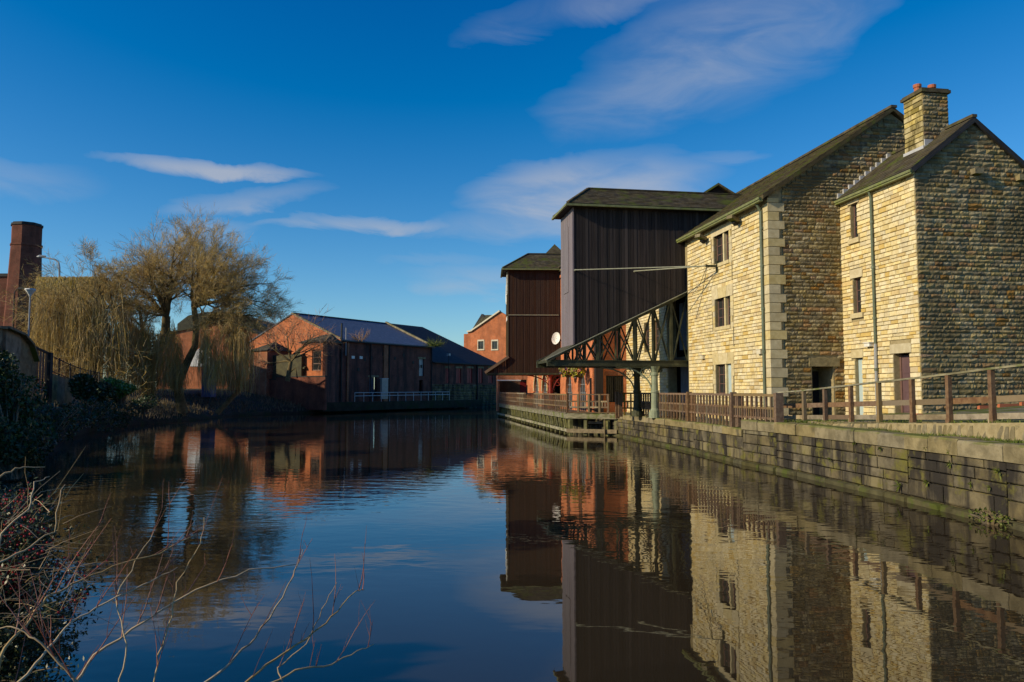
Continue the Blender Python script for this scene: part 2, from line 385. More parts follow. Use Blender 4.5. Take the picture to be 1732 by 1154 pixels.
def place_stones(stones, parent, name='stone', limit=300, stuffname=None):
    def score(t):
        fr, s, z, w, h = t[:5]; p = fr.pt(s+w/2, 0, z+h/2); d = math.sqrt(p[0]**2+p[1]**2+(p[2]-EYE)**2)
        c = abs((p[0]*fr.N[0]+p[1]*fr.N[1])/d); px = p[0]/p[1]*1300+866
        return w*h*max(c, .1)/d**2*(1 if -20 < px < 1752 else .05)
    order = sorted(stones, key=score, reverse=True)
    for t in order[:limit]:
        fr, s, z, w, h, dp, kind, vi, m = t
        o = link(name, unit_mesh(kind, vi, m), parent, fr.pt(s, 0, z)); o.rotation_euler = (0, 0, fr.ang); o.scale = (w, dp, h)
    rest = order[limit:]; byk = {}
    for t in rest: byk.setdefault(t[8].name, []).append(t)
    for mn, ts in byk.items():
        b = MB()
        for (fr, s, z, w, h, dp, kind, vi, m) in ts:
            vs, fs = (ROCK if kind == 'rock' else DRESS)[vi]
            x = vs[:, 0]*w+s; n = -vs[:, 1]*dp; zz = vs[:, 2]*h+z
            P = np.stack([fr.O[0]+fr.D[0]*x+fr.N[0]*n, fr.O[1]+fr.D[1]*x+fr.N[1]*n, zz], 1)
            b.add([tuple(p) for p in P.tolist()], fs)
        b.build(stuffname or name+'work', ts[0][8], parent, kind='stuff')
def holed_wall(b, fr, s0, s1, z0, z1, th, holes, n1=0.0):
    ss = sorted({s0, s1, *[h[0] for h in holes], *[h[1] for h in holes]}); ss = [s for s in ss if s0 <= s <= s1]
    for a, c in zip(ss, ss[1:]):
        hs = sorted([h for h in holes if h[0] < (a+c)/2 < h[1]], key=lambda h: h[2]); z = z0
        for h in hs:
            if h[2] > z: b.box(fr, a, c, n1-th, n1, z, h[2])
            z = h[3]
        if z1 > z: b.box(fr, a, c, n1-th, n1, z, z1)
def window(parent, fr, s0, s1, z0, z1, cols, rows, fm, n=-.16, mull=0, gm=None, bar=.03, fw=.055):
    """frame with a pane behind each light; the bars are real"""
    b = MB(); g = gm or MS['glass']
    b.box(fr, s0, s0+fw, n-.06, n, z0, z1).box(fr, s1-fw, s1, n-.06, n, z0, z1)
    b.box(fr, s0+fw, s1-fw, n-.06, n, z0, z0+fw).box(fr, s0+fw, s1-fw, n-.06, n, z1-fw, z1)
    w = b.build('window', fm, parent)
    xs = [s0+fw+(s1-s0-2*fw)*i/cols for i in range(cols+1)]; zs = [z0+fw+(z1-z0-2*fw)*j/rows for j in range(rows+1)]
    for x in xs[1:-1]: MB().box(fr, x-bar/2, x+bar/2, n-.045, n-.005, z0+fw, z1-fw).build('glazing_bar', fm, w)
    for z in zs[1:-1]:
        for i in range(cols):
            MB().box(fr, xs[i]+bar/2, xs[i+1]-bar/2, n-.045, n-.005, z-bar/2, z+bar/2).build('glazing_bar', fm, w)
    for i in range(cols):
        for j in range(rows): MB().box(fr, xs[i]+.001, xs[i+1]-.001, n-.04, n-.03, zs[j]+.001, zs[j+1]-.001).build('pane', g, w)
    return w
def slates(parent, O, A, B, nA, nB, wA, eB, m, clip=None, name='slate', limit=300, th=.02, rr=None):
    """slates on a roof plane: O eave corner, A unit vector along the eave, B unit vector up the slope"""
    rr = rr or R; O = Vector(O); A = Vector(A); B = Vector(B); Nn = A.cross(B).normalized()
    if Nn.z < 0: Nn = -Nn
    items = []
    for j in range(nB):
        off = (j % 2)*wA/2
        for i in range(-1, nA+1):
            a0, a1 = i*wA+off+.004, (i+1)*wA+off-.004; b0, b1 = j*eB, (j+1)*eB
            if clip:
                q = clip((b0+b1)/2)
                a0, a1 = max(a0, q[0]), min(a1, q[1])
            else: a0, a1 = max(a0, 0), min(a1, nA*wA)
            if a1-a0 < .04: continue
            l0 = th*(2.0+rr.uniform(-.3, .6)); l1 = th*.7
            P = [O+A*a0+B*b0+Nn*.01, O+A*a1+B*b0+Nn*.01, O+A*a1+B*b1+Nn*.003, O+A*a0+B*b1+Nn*.003]
            Q = [O+A*a0+B*b0+Nn*l0, O+A*a1+B*b0+Nn*l0, O+A*a1+B*b1+Nn*l1, O+A*a0+B*b1+Nn*l1]
            items.append([tuple(p) for p in P+Q])
    items.sort(key=lambda p: p[0][1]**2+p[0][0]**2)
    for p in items[:limit]: MB().hexa(p).build(name, m, parent)
    if items[limit:]:
        b = MB()
        for p in items[limit:]: b.hexa(p)
        b.build(name+'_field', m, parent, kind='stuff')

# ------------------------------------------------------------------ setting: water and land
QUAY = [(10.2, 2.0), (10.25, 12.0), (10.21, 16.0), (9.97, 19.5), (9.2, 26.86), (8.73, 29.19), (8.24, 35.0), (7.5, 40.4), (6.5, 47.2), (4.55, 50.3), (-.3, 84.0), (-.3, 130.0)]
def quay_x(y):
    for (a, b) in zip(QUAY, QUAY[1:]):
        if a[1] <= y <= b[1]: return a[0]+(b[0]-a[0])*(y-a[1])/(b[1]-a[1])
    return QUAY[0][0] if y < 2 else QUAY[-1][0]
def fence_x(y): return 14.18-.16*y
def ground_z(x, y):
    if y > 29.19: return 1.35
    return 1.66+.08*min(max(0, x-11), 10)+.035*max(0, 28-y)

def make_water():
    m, nt, b = base_mat('canal_water')
    g = nd(nt, 'ShaderNodeNewGeometry')
    def noise(scale, st, det=3.0, rough=.5):
        mp = nd(nt, 'ShaderNodeMapping', {'Vector': g.outputs['Position'], 'Scale': st, 'Rotation': (0, 0, .25)})
        return nd(nt, 'ShaderNodeTexNoise', {'Vector': mp.outputs[0], 'Scale': scale, 'Detail': det, 'Roughness': rough}).outputs[0]
    sp = nd(nt, 'ShaderNodeSeparateXYZ', {0: g.outputs['Position']})
    patch = sstep(nt, noise(.09, (1, .6, 1), 3), .40, .62)
    amp = mth(nt, 'ADD', mth(nt, 'MULTIPLY', patch, .9), .35)
    # the sheltered reach close to the near bank is calmer
    amp = mth(nt, 'MULTIPLY', amp, mth(nt, 'ADD', mth(nt, 'MULTIPLY', sstep(nt, sp.outputs[1], 6, 22), .75), .25))
    h = mth(nt, 'ADD', mth(nt, 'MULTIPLY', noise(1.6, (.8, 1.5, 1), 2), 1.0), mth(nt, 'MULTIPLY', noise(5.5, (.7, 1.6, 1), 2), .07))
    h = mth(nt, 'MULTIPLY', h, amp)
    bp = nd(nt, 'ShaderNodeBump', {'Height': h, 'Strength': 1.0, 'Distance': .009}); nt.links.new(bp.outputs[0], b.inputs['Normal'])
    b.inputs['Base Color'].default_value = (.030, .022, .012, 1); b.inputs['Roughness'].default_value = .012; b.inputs['IOR'].default_value = 1.47
    o = MB().add([(-70, -30, 0), (70, -30, 0), (70, 170, 0), (-70, 170, 0)], [(0, 1, 2, 3)]).build('water', m, kind='structure')
make_water()
MB().add([(-1500, -600, -1.2), (1500, -600, -1.2), (1500, 2500, -1.2), (-1500, 2500, -1.2)], [(0, 1, 2, 3)]).build('canal_bed', MS['bank'], kind='structure')

def strip_land(name, pts, prof, m, wob=.12):
    """land rising from a waterline: pts = (x, y, inland x, inland y, height factor), prof = (distance, height)"""
    P = []
    for a, b in zip(pts, pts[1:]):
        k = max(1, int(hypot(b[0]-a[0], b[1]-a[1])/1.5))
        for i in range(k): P.append([a[j]+(b[j]-a[j])*i/k for j in range(5)])
    P.append(list(pts[-1])); vs, fs = [], []
    rr = random.Random(5)
    ph = [(rr.uniform(.2, .9), rr.uniform(.2, .9), rr.uniform(0, 6)) for _ in range(6)]
    for (x, y, nx, ny, k) in P:
        l = hypot(nx, ny); nx /= l; ny /= l
        for (d, z) in prof:
            X, Y = x+nx*d, y+ny*d
            w = sum(sin(X*p[0]+Y*p[1]+p[2]) for p in ph)/6
            vs.append((X+w*.15*(d > 0), Y+w*.1, z*(k if d > .5 else min(k, 1.0))+w*wob*(1 if .3 < d < 60 else 0)))
    n = len(prof)
    for i in range(len(P)-1):
        for j in range(n-1): fs.append((i*n+j, i*n+j+1, (i+1)*n+j+1, (i+1)*n+j))
    return MB().add(vs, fs).build(name, m, smooth=True, kind='structure')
LB = [(16, -8, .4, -1, .6), (10.2, -.5, .5, -1, .6), (4, 1.4, .2, -1, .6), (-1, 2.4, -.2, -1, .6), (-4.3, 4.6, -.8, -.8, .7), (-6.6, 8.2, -1, -.5, .9), (-10.5, 14.5, -1, -.45, 1.1), (-17.6, 26, -1, -.45, 1.25),
      (-24.6, 42, -1, -.4, 1.35), (-29.5, 55, -1, -.25, 1.1), (-30.5, 63, -1, 0, .75), (-29.6, 68, -1, .1, .62), (-30.2, 83, -1, .3, .58),
      (-27.5, 90, -.8, .6, .6), (-21.6, 96.5, -.7, .7, .62), (-17.5, 109, -.85, .5, .62), (-12.9, 125.5, -.7, .7, .6), (-2.6, 130.7, 0, 1, .6), (40, 138, 0, 1, .6)]
strip_land('left_bank', LB, [(0, -1.2), (.02, .22), (.35, .55), (1.2, 1.25), (3.0, 1.9), (6, 3.0), (10, 4.0), (16, 4.6), (30, 4.9), (90, 5.0), (700, 5.0)], MS['bank'])

# right-hand quay, upper yard and ledge as plain sheets
def sheet(name, ys, xf0, xf1, zf, m, nx=6):
    vs, fs = [], []
    for y in ys:
        for i in range(nx+1):
            x = xf0(y)+(xf1(y)-xf0(y))*(i/nx)**2; vs.append((x, y, zf(x, y)))
    for j in range(len(ys)-1):
        for i in range(nx): a = j*(nx+1)+i; fs.append((a, a+1, a+nx+2, a+nx+1))
    return MB().add(vs, fs).build(name, m, kind='structure')
sheet('quay_ledge', [2, 8, 12, 16, 18, 20, 22, 24, 26, 28, 29.18], lambda y: quay_x(y)+.05, lambda y: fence_x(y)+.3 if y < 28.5 else quay_x(y)+4, lambda x, y: 1.64, MS['paving'])
sheet('yard_ground', [2, 8, 12, 16, 18, 20, 22, 24, 26, 28, 29.18], lambda y: fence_x(y)+.02, lambda y: 300, lambda x, y: ground_z(x, y), MS['paving'], 24)
sheet('quay_ground', [29.2, 32, 36, 40.4, 47.2, 50.3, 60, 84, 130], lambda y: quay_x(y)+.05, lambda y: 300, lambda x, y: ground_z(x, y) if x < 11.5 or y > 41 else 1.35+.33*min(1, (x-11.5)/3), MS['paving'], 24)

# ------------------------------------------------------------------ quay wall of big blocks
def quay_wall():
    t = thing('quay_wall', (9.2, 26.9, 0), 'long stained stone block wall of the quay rising from the water below the railings', 'quay wall')
    core = MB(); blocks = []; cop = []; rr = random.Random(21)
    pts = QUAY[:11]
    for (a, b) in zip(pts, pts[1:]):
        fr = Frame(b, (a[0]-b[0], a[1]-b[1])); L = hypot(a[0]-b[0], a[1]-b[1])
        top = 1.68 if b[1] <= 29.2 else 1.35
        core.box(fr, 0, L, -.9, -.06, -1.2, top-.08)
        if b[1] > 60: continue
        z = -.05; near = b[1] <= 29.2
        ctop = top-(.36 if near else .30)
        blocks += lay(fr, 0, L, z+.21, ctop, (.24, .46), (.45, 1.35), .026, 'dress', MS['quay'], rr=rr)
        blocks += lay(fr, 0, L, -.25, .16, (.40, .42), (.9, 1.6), .12, 'dress', MS['footing'], rr=rr)
        s = 0
        while s < L-.05:
            w = rr.uniform(.95, 1.7); w = L-s if L-(s+w) < .5 else w
            cop.append((fr, s, w, ctop+.005, top+rr.uniform(-.015, .02), rr.uniform(0, .05))); s += w
    # step block where the quay drops to the lower level
    core.build('wall_core', MS['quay'], t)
    place_stones(blocks, t, 'stone_block', 300)
    for (fr, s, w, z0, z1, j) in cop:
        b = MB(); c = .02
        b.add([fr.pt(s+.006, -.55, z0), fr.pt(s+w-.006, -.55, z0), fr.pt(s+w-.006, .05+j, z0), fr.pt(s+.006, .05+j, z0),
               fr.pt(s+.006, -.55, z1), fr.pt(s+w-.006, -.55, z1), fr.pt(s+w-.006, .02+j, z1), fr.pt(s+.006, .02+j, z1),
               fr.pt(s+.006, .055+j, z1-.05), fr.pt(s+w-.006, .055+j, z1-.05)],
              [(0, 1, 2, 3), (4, 7, 6, 5), (7, 8, 9, 6), (8, 3, 2, 9), (0, 4, 5, 1), (0, 3, 8, 7, 4), (1, 5, 6, 9, 2)])
        b.build('coping_stone', MS['coping'], t)
    return t
quay_wall()
FN = Frame((fence_x(29), 29), (.16, -1))      # fence line, running towards the camera
def kerb():
    t = thing('sett_kerb', (fence_x(24), 24, 1.64), 'low kerb of upright stone setts under the sloping timber fence', 'kerb')
    MB().hexa([FN.pt(3, -.35, 1.6), FN.pt(27, -.35, 1.6), FN.pt(27, .06, 1.6), FN.pt(3, .06, 1.6), FN.pt(3, -.35, 1.66), FN.pt(27, -.35, ground_z(13.8, 2)-.02), FN.pt(27, .06, ground_z(13.8, 2)-.02), FN.pt(3, .06, 1.66)]).build('kerb_bed', MS['mortar'], t)
    s = 3.0; L = []
    while s < 20:
        w = R.uniform(.15, .24); y = 29-s*.987; z = ground_z(11, y)
        L.append((FN, s, 1.60, w, max(.06, z-1.60+R.uniform(-.01, .02)), .06, 'dress', R.randrange(10), MS['coping'])); s += w
    place_stones(L, t, 'sett', 120)
    for i in range(0, len(L)):
        fr, s, z, w, h = L[i][:5]
        MB().box(fr, s+.01, s+w-.01, -.30, .04, z+h-.01, z+h+.008+R.uniform(0, .01)).build('sett_top', MS['coping'], t)
kerb()

# ------------------------------------------------------------------ stone warehouse (building one)
C1 = (10.67, 31.6)
F1 = Frame(C1, (-U[0], -U[1]))        # canal face: s negative going away
G1 = Frame(C1, V)                     # gable towards the camera
EAVE = 10.9
HA = 5.75; RIDGE1 = 14.75            # half width and ridge height
def stone_warehouse():
    t = thing('stone_warehouse', (C1[0], C1[1], 1.4), 'three storey pale stone warehouse with quoined corner and green gutter beside the black hoist tower', 'warehouse')
    zb = 1.3; L = 19.5
    win = [(-5.44, -3.74, 8.84, 10.22), (-5.42, -3.70, 5.80, 7.16), (-5.44, -3.72, 2.62, 4.02)]
    bay = (-11.75, -8.9, zb, 9.4)
    far = [(-14.2, -13.2, 5.1, 6.9), (-15.9, -14.9, 5.1, 6.9), (-14.7, -13.5, 1.36, 3.9)]
    holes = win+[bay]+far
    b = MB(); holed_wall(b, F1, -L, 0, zb-.8, EAVE, .45, holes, -.02); b.build('canal_wall', MS['mortar'], t)
    door = (1.80, 2.76, 1.4, 3.78)
    b = MB(); holed_wall(b, G1, 0, 2*HA, zb-.8, EAVE, .45, [door], -.02)
    b.add([G1.pt(0, -.02, EAVE), G1.pt(2*HA, -.02, EAVE), G1.pt(HA, -.02, RIDGE1), G1.pt(0, -.47, EAVE), G1.pt(2*HA, -.47, EAVE), G1.pt(HA, -.47, RIDGE1)], [(0, 1, 2), (3, 5, 4), (0, 2, 5, 3), (1, 4, 5, 2)])
    b.build('gable_wall', MS['mortar'], t)
    MB().box(G1, .5, 2*HA, -L, -L+.4, zb, EAVE).box(G1, 2*HA-.4, 2*HA, -L+.4, -.5, zb, EAVE).build('rear_wall', MS['mortar'], t)
    # stones: canal face, with dressed window surrounds left out of the coursing
    sur = []
    for (a, c, z0, z1) in win: sur.append((a-.32, c+.32, z0-.16, z1+.42))
    fac = lay(F1, -8.75, -.55, zb, EAVE-.05, (.125, .21), (.24, .52), .03, 'dress', MS['stone_lit'], sur, rr=random.Random(31))
    fac += lay(F1, -19.5, -11.9, zb, EAVE-.4, (.125, .21), (.24, .52), .03, 'dress', MS['stone_lit'], far, rr=random.Random(32))
    gab = lay(G1, .62, 2*HA, 1.6, RIDGE1, (.125, .20), (.20, .46), .068, 'rock', MS['stone_rock'], [(door[0]-.05, door[1]+.05, 1.3, 3.78), (1.62, 2.95, 3.76, 4.12)],
              span=lambda z: (0.62, 3.45) if z < 10.6 else ((max(.62, (z-EAVE)/(RIDGE1-EAVE)*HA+.08), 2*HA-max(0, (z-EAVE)/(RIDGE1-EAVE)*HA)-.08) if z < RIDGE1-.15 else None), rr=random.Random(33))
    # quoins alternate long and short round the corner
    z = 1.35; k = 0
    while z < EAVE-.15:
        h = R.uniform(.34, .42); h = min(h, EAVE-.1-z); lf, lg = ((.56, .44), (.40, .68))[k % 2]
        b = MB(); c = .012
        b.hexa([F1.pt(-lf, .06, z+c), F1.pt(.06, .06, z+c), G1.pt(lg, .06, z+c), G1.pt(lg, -.2, z+c), F1.pt(-lf, .06, z+h-c), F1.pt(.06, .06, z+h-c), G1.pt(lg, .06, z+h-c), G1.pt(lg, -.2, z+h-c)])
        b.v[1] = (C1[0]+(F1.N[0]+G1.N[0])*.06, C1[1]+(F1.N[1]+G1.N[1])*.06, z+c); b.v[5] = (b.v[1][0], b.v[1][1], z+h-c)
        b.v[3] = F1.pt(-lf, -.1, z+c); b.v[7] = F1.pt(-lf, -.1, z+h-c)
        b.f[0:0] = []; b.build('quoin', MS['quoin'], t); z += h; k += 1
    for i, (a, c, z0, z1) in enumerate(win):
        wi = c-a
        # jamb stones
        for side in (0, 1):
            z = z0-.16
            while z < z1-.02:
                h = min(R.uniform(.26, .36), z1-z); e = R.choice((.20, .31))
                s0, s1 = (a-e, a) if side == 0 else (c, c+e)
                MB().box(F1, s0+.006, s1, -.2, .03, z+.008, z+h-.004).build('jamb_stone', MS['quoin'], t); z += h
        if i == 0: MB().box(F1, a-.3, c+.3, -.2, .032, z1, z1+.40).build('lintel', MS['quoin'], t)
        else:
            m_ = (a+c)/2
            for (p, q, r_, s_) in ((a-.28, a+.45, a-.34, a+.32), (a+.46, c-.46, a+.33, c-.33), (c-.45, c+.28, c-.32, c+.34)):
                MB().hexa([F1.pt(p, .034, z1), F1.pt(q-.01, .034, z1), F1.pt(q-.01, -.2, z1), F1.pt(p, -.2, z1), F1.pt(r_, .034, z1+.52), F1.pt(s_-.01, .034, z1+.52), F1.pt(s_-.01, -.2, z1+.52), F1.pt(r_, -.2, z1+.52)]).build('lintel', MS['quoin'], t)
        MB().box(F1, a-.02, c+.02, -.2, .07, z0-.16, z0).build('window_sill', MS['quoin'], t)
        mid = a+wi*.60
        MB().box(F1, mid-.07, mid+.07, -.2, -.02, z0, z1).build('mullion', MS['quoin'], t)
        window(t, F1, a, mid-.07, z0, z1, 2, 3, MS['frame_brown'])
        if i < 2: window(t, F1, mid+.07, c, z0, z1, 2, 3, MS['frame_brown'])
        else: MB().box(F1, mid+.07, c, -.2, -.12, z0, z1).build('blank_panel', MS['blue_door'], t, label='pale blue board closing one light')
        if i < 2:   # sunk panel joints between floors
            MB().box(F1, c+.28, c+.34, -.015, .045, z0-1.0, z0-.1).build('drip_strip', MS['coping'], t)
    # dark loading bay behind the truss
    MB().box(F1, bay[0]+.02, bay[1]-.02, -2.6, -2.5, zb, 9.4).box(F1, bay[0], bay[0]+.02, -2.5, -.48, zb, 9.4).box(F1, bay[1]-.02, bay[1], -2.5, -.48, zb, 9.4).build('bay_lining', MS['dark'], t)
    MB().box(F1, bay[0]+.7, bay[1]-.1, -.45, -.38, 5.0, 7.6).build('hanging_sheet', MS['tarp'], t)
    b = MB(); b.box(F1, bay[0]+.65, bay[1]-.1, -.50, -.44, 1.5, 4.1); b.build('glazed_door', MS['tarp'], t, label='dark glazed ground floor door')
    MB().box(F1, bay[0]+.1, bay[1], -.5, -.1, 4.25, 4.6).build('bay_beam', MS['iron'], t)
    for (a, c, z0, z1) in far[:2]: window(t, F1, a, c, z0, z1, 2, 4, MS['frame_brown'])
    for (a, c, z0, z1) in far[:2]: MB().box(F1, a-.1, c+.1, -.2, .05, z0-.14, z0).build('window_sill', MS['quoin'], t)
    MB().box(F1, far[2][0], far[2][1], -.25, -.18, 1.36, 3.9).build('door', MS['blue_door'], t)
    # gable door in its deep reveal
    MB().box(G1, door[0]-.16, door[1]+.24, -.2, .09, 3.78, 4.12).build('lintel', MS['coping'], t)
    MB().box(G1, door[0], door[1], -1.3, -1.2, 1.4, 3.78).box(G1, door[0]-.02, door[0], -1.2, -.47, 1.4, 3.78).box(G1, door[1], door[1]+.02, -1.2, -.47, 1.4, 3.78).build('door_recess', MS['mortar'], t)
    MB().box(G1, door[0]+.02, door[1]-.02, -1.19, -1.12, 1.6, 3.6).build('door', MS['board'], t)
    # roof
    slope = math.atan2(RIDGE1-EAVE, HA); ov = .32; r = MB(); zt = .12
    e0 = (-ov, EAVE-ov*math.tan(slope)); th = .16
    for sg in (1, -1):
        f = lambda s, n, z: G1.pt(s if sg == 1 else 2*HA-s, n, z)
        r.hexa([f(e0[0], .22, e0[1]+.02), f(HA, .22, RIDGE1+.02), f(HA, -L, RIDGE1+.02), f(e0[0], -L, e0[1]+.02), f(e0[0], .22, e0[1]+.02+th), f(HA, .22, RIDGE1+.02+th), f(HA, -L, RIDGE1+.02+th), f(e0[0], -L, e0[1]+.02+th)])
    rf = r.build('roof', MS['slate'], t)
    A = Vector((U[0], U[1], 0)); B = Vector((V[0]*cos(slope), V[1]*cos(slope), sin(slope)))
    O = Vector(G1.pt(e0[0], .22, e0[1]+.02+th)); SL = (HA+ov)/cos(slope)
    slates(t, O, A, B, 33, int(SL/.34), .6, .34, MS['slate'], th=.02, limit=150)
    b = MB(); 
    for i in range(40): b.box(Frame(G1.pt(HA, .26-i*.5, 0)[:2], U), 0, .49, -.14, .14, RIDGE1+.15, RIDGE1+.26)
    b.build('ridge', MS['slate'], rf)
    # gutter and pipe
    g = MB(); go = -ov-.05
    g.box(F1, -L, .1, ov-.04, ov+.12, EAVE-.28, EAVE-.12).box(F1, -L, .12, ov+.12, ov+.16, EAVE-.20, EAVE-.10)
    g.build('gutter', MS['gutter'], t)
    MB().box(F1, -L, 0, .03, ov-.05, EAVE-.16, EAVE-.13).build('soffit', MS['board'], t)
    s0 = F1.hit(1290, 500, .12)[0]
    d = MB(); d.tube([F1.pt(s0, ov, EAVE-.25), F1.pt(s0, .14, EAVE-.6), F1.pt(s0, .12, 1.9), F1.pt(s0, .2, 1.75)], .062, 8)
    for z in (2.6, 4.4, 6.2, 8.0, 9.6): d.tube([F1.pt(s0, .12, z-.05), F1.pt(s0, .12, z+.05)], .085, 8)
    d.build('downpipe', MS['pipe'], t, smooth=False)
    place_stones(fac+gab, t, 'stone', 300)
    return t
stone_warehouse()

# ------------------------------------------------------------------ stone house with chimney (building two)
q = G1.hit(1425, 500, 0); C2F = G1.pt(q[0], .0, 0)
F2f = Frame(C2F[:2], U); s = Frame(C2F[:2], (-U[0], -U[1])).hit(1552, 450)[0]
C2 = (C2F[0]-U[0]*s, C2F[1]-U[1]*s); L2 = s
F2 = Frame(C2, (-U[0], -U[1])); G2 = Frame(C2, V)
HB = 2.42; EAVE2 = 10.86; RIDGE2 = 12.75
def stone_house():
    t = thing('stone_house', (C2[0], C2[1], 1.9), 'narrow stone house with rough dark gable and mossy slate roof, nearest the camera', 'house')
    zb = 1.2; H = {}
    def r4(x0, y0, x1, y1): a = F2.hit(x0, y0); c = F2.hit(x1, y1); return (min(a[0], c[0]), max(a[0], c[0]), min(a[1], c[1]), max(a[1], c[1]))
    w1, w2 = r4(1438, 345, 1451, 403), r4(1442.5, 472, 1457.5, 531)
    d1, d2 = r4(1446, 606, 1461, 702), r4(1511, 598, 1542, 700)
    d1 = (d1[0], d1[1], 1.6, 4.1); d2 = (d2[0], d2[1], 1.8, 4.17)
    w1 = (w1[0], w1[1], 9.0, 10.45); w2 = (w2[0], w2[1], 5.92, 7.37)
    holes = [w1, w2, d1, d2]
    b = MB(); holed_wall(b, F2, -L2, 0, zb, EAVE2, .4, holes, -.02); b.build('canal_wall', MS['mortar'], t)
    b = MB(); b.box(G2, 0, 2*HB, -.42, -.02, zb, EAVE2)
    b.add([G2.pt(0, -.02, EAVE2), G2.pt(2*HB, -.02, EAVE2), G2.pt(HB, -.02, RIDGE2), G2.pt(0, -.42, EAVE2), G2.pt(2*HB, -.42, EAVE2), G2.pt(HB, -.42, RIDGE2)], [(0, 1, 2), (3, 5, 4), (0, 2, 5, 3), (1, 4, 5, 2)])
    b.box(G2, 2*HB-.4, 2*HB, -L2, -.42, zb, EAVE2); b.build('gable_wall', MS['mortar'], t)
    lint = [(a-.16, c+.16, z1, z1+.36) for (a, c, z0, z1) in (w1, w2)]+[(d1[0]-.2, d1[1]+.1, 4.1, 4.44), (d2[0]-.16, d2[1]+.12, 4.17, 4.52)]
    sills = [(a-.12, c+.16, z0-.2, z0) for (a, c, z0, z1) in (w1, w2)]
    st = lay(F2, -L2, 0.0, 1.75, EAVE2-.05, (.115, .215), (.22, .50), .03, 'dress', MS['stone_lit'], holes+lint+sills, rr=random.Random(41))
    st += lay(G2, 0.0, 2*HB, 1.9, RIDGE2, (.125, .20), (.20, .46), .062, 'rock', MS['stone_rock'],
              span=lambda z: (0, 2*HB) if z < EAVE2 else ((max(0, (z-EAVE2)/(RIDGE2-EAVE2)*HB+.04), 2*HB-(z-EAVE2)/(RIDGE2-EAVE2)*HB-.04) if z < RIDGE2-.12 else None), rr=random.Random(42))
    for q in lint: MB().box(F2, q[0], q[1], -.2, .035, q[2]+.004, q[3]).build('lintel', MS['quoin'], t)
    for q in sills: MB().box(F2, q[0], q[1], -.2, .09, q[2]+.004, q[3]).build('window_sill', MS['quoin'], t)
    for w in (w1, w2): window(t, F2, w[0]+.02, w[1]-.01, w[2], w[3], 1, 3, MS['frame_brown'], n=-.14)
    MB().box(F2, d1[0]+.02, d1[1]-.02, -.22, -.14, d1[2], d1[3]-.03).build('door', MS['blue_door'], t, label='pale blue door')
    dr = MB().box(F2, d2[0]+.08, d2[1]-.06, -.36, -.29, d2[2], d2[3]-.08).build('door', MS['mauve'], t, label='dull purple panelled door')
    for (k0, k1) in ((2.0, 2.6), (2.72, 3.3), (3.42, 3.98)): 
        MB().box(F2, d2[0]+.20, d2[1]-.18, -.29, -.275, k0, k1).build('door_panel', MS['mauve'], dr)
    MB().box(F2, d2[0], d2[0]+.08, -.36, -.25, d2[2], d2[3]).box(F2, d2[1]-.06, d2[1], -.36, -.25, d2[2], d2[3]).build('door_frame', MS['frame_brown'], t)
    # projecting stones on the gable
    for (px, py, w, h, n) in ((1648, 292, .36, .20, .26), (1722, 302, .26, .22, .22)):
        s, z = G2.hit(px, py); MB().box(G2, s-w/2, s+w/2, 0, n, z-h/2, z+h/2).build('corbel', MS['coping'], t)
    # roof
    sl_ = math.atan2(RIDGE2-EAVE2, HB); ov = .22; th = .10; r = MB(); ez = EAVE2-ov*math.tan(sl_)
    for sg in (1, -1):
        f = lambda s, n, z: G2.pt(s if sg == 1 else 2*HB-s, n, z)
        r.hexa([f(-ov, .14, ez+.02), f(HB, .14, RIDGE2+.02), f(HB, -L2+.06, RIDGE2+.02), f(-ov, -L2+.06, ez+.02), f(-ov, .14, ez+.02+th), f(HB, .14, RIDGE2+.02+th), f(HB, -L2+.06, RIDGE2+.02+th), f(-ov, -L2+.06, ez+.02+th)])
    rf = r.build('roof', MS['slate_dark'], t)
    A = Vector((U[0], U[1], 0)); B = Vector((V[0]*cos(sl_), V[1]*cos(sl_), sin(sl_)))
    slates(t, Vector(G2.pt(-ov, .14, ez+.02+th)), A, B, int((L2+.1)/.34), int((HB+ov)/cos(sl_)/.23), .34, .23, MS['slate'], th=.012)
    b = MB()
    for i in range(10): b.box(Frame(G2.pt(HB, .16-i*.47, 0)[:2], U), 0, .46, -.10, .10, RIDGE2+.09, RIDGE2+.20)
    b.build('ridge', MS['slate'], rf)
    b = MB()
    for sg in (1, -1):
        f = lambda s, n, z: G2.pt(s if sg == 1 else 2*HB-s, n, z)
        b.hexa([f(-ov, .04, ez-.1), f(HB, .04, RIDGE2-.1), f(HB, .16, RIDGE2-.1), f(-ov, .16, ez-.1), f(-ov, .04, ez+.02), f(HB, .04, RIDGE2+.02), f(HB, .16, RIDGE2+.02), f(-ov, .16, ez+.02)])
    b.build('verge_board', MS['slate_dark'], t)
    b = MB(); b.box(F2, -L2, .16, .12, .26, EAVE2-.26, EAVE2-.13).box(F2, -L2, .17, .26, .30, EAVE2-.19, EAVE2-.10); b.build('gutter', MS['gutter'], t)
    b = MB(); b.box(F2, -L2, .1, .0, .12, EAVE2-.16, EAVE2-.13); b.build('soffit', MS['board'], t)
    for i in range(10):    # stepped lead flashing up the taller gable
        s = -.15+i*.26; z = EAVE2+(s)*math.tan(sl_)+.12
        if s > HB: break
        MB().box(Frame(C2F[:2], V), s, s+.25, .0, .12, z, z+.22).build('flashing', MS['lead'], t)
    s0 = F2.hit(1478, 500, .1)[0]; d = MB(); d.tube([F2.pt(s0, .2, EAVE2-.2), F2.pt(s0, .11, EAVE2-.5), F2.pt(s0, .10, 4.6)], .055, 8); dp = d.build('downpipe', MS['pipe'], t)
    MB().tube([F2.pt(s0, .10, 4.6), F2.pt(s0, .10, 1.7)], .058, 8).build('pipe_foot', MS['grey_metal'], dp)
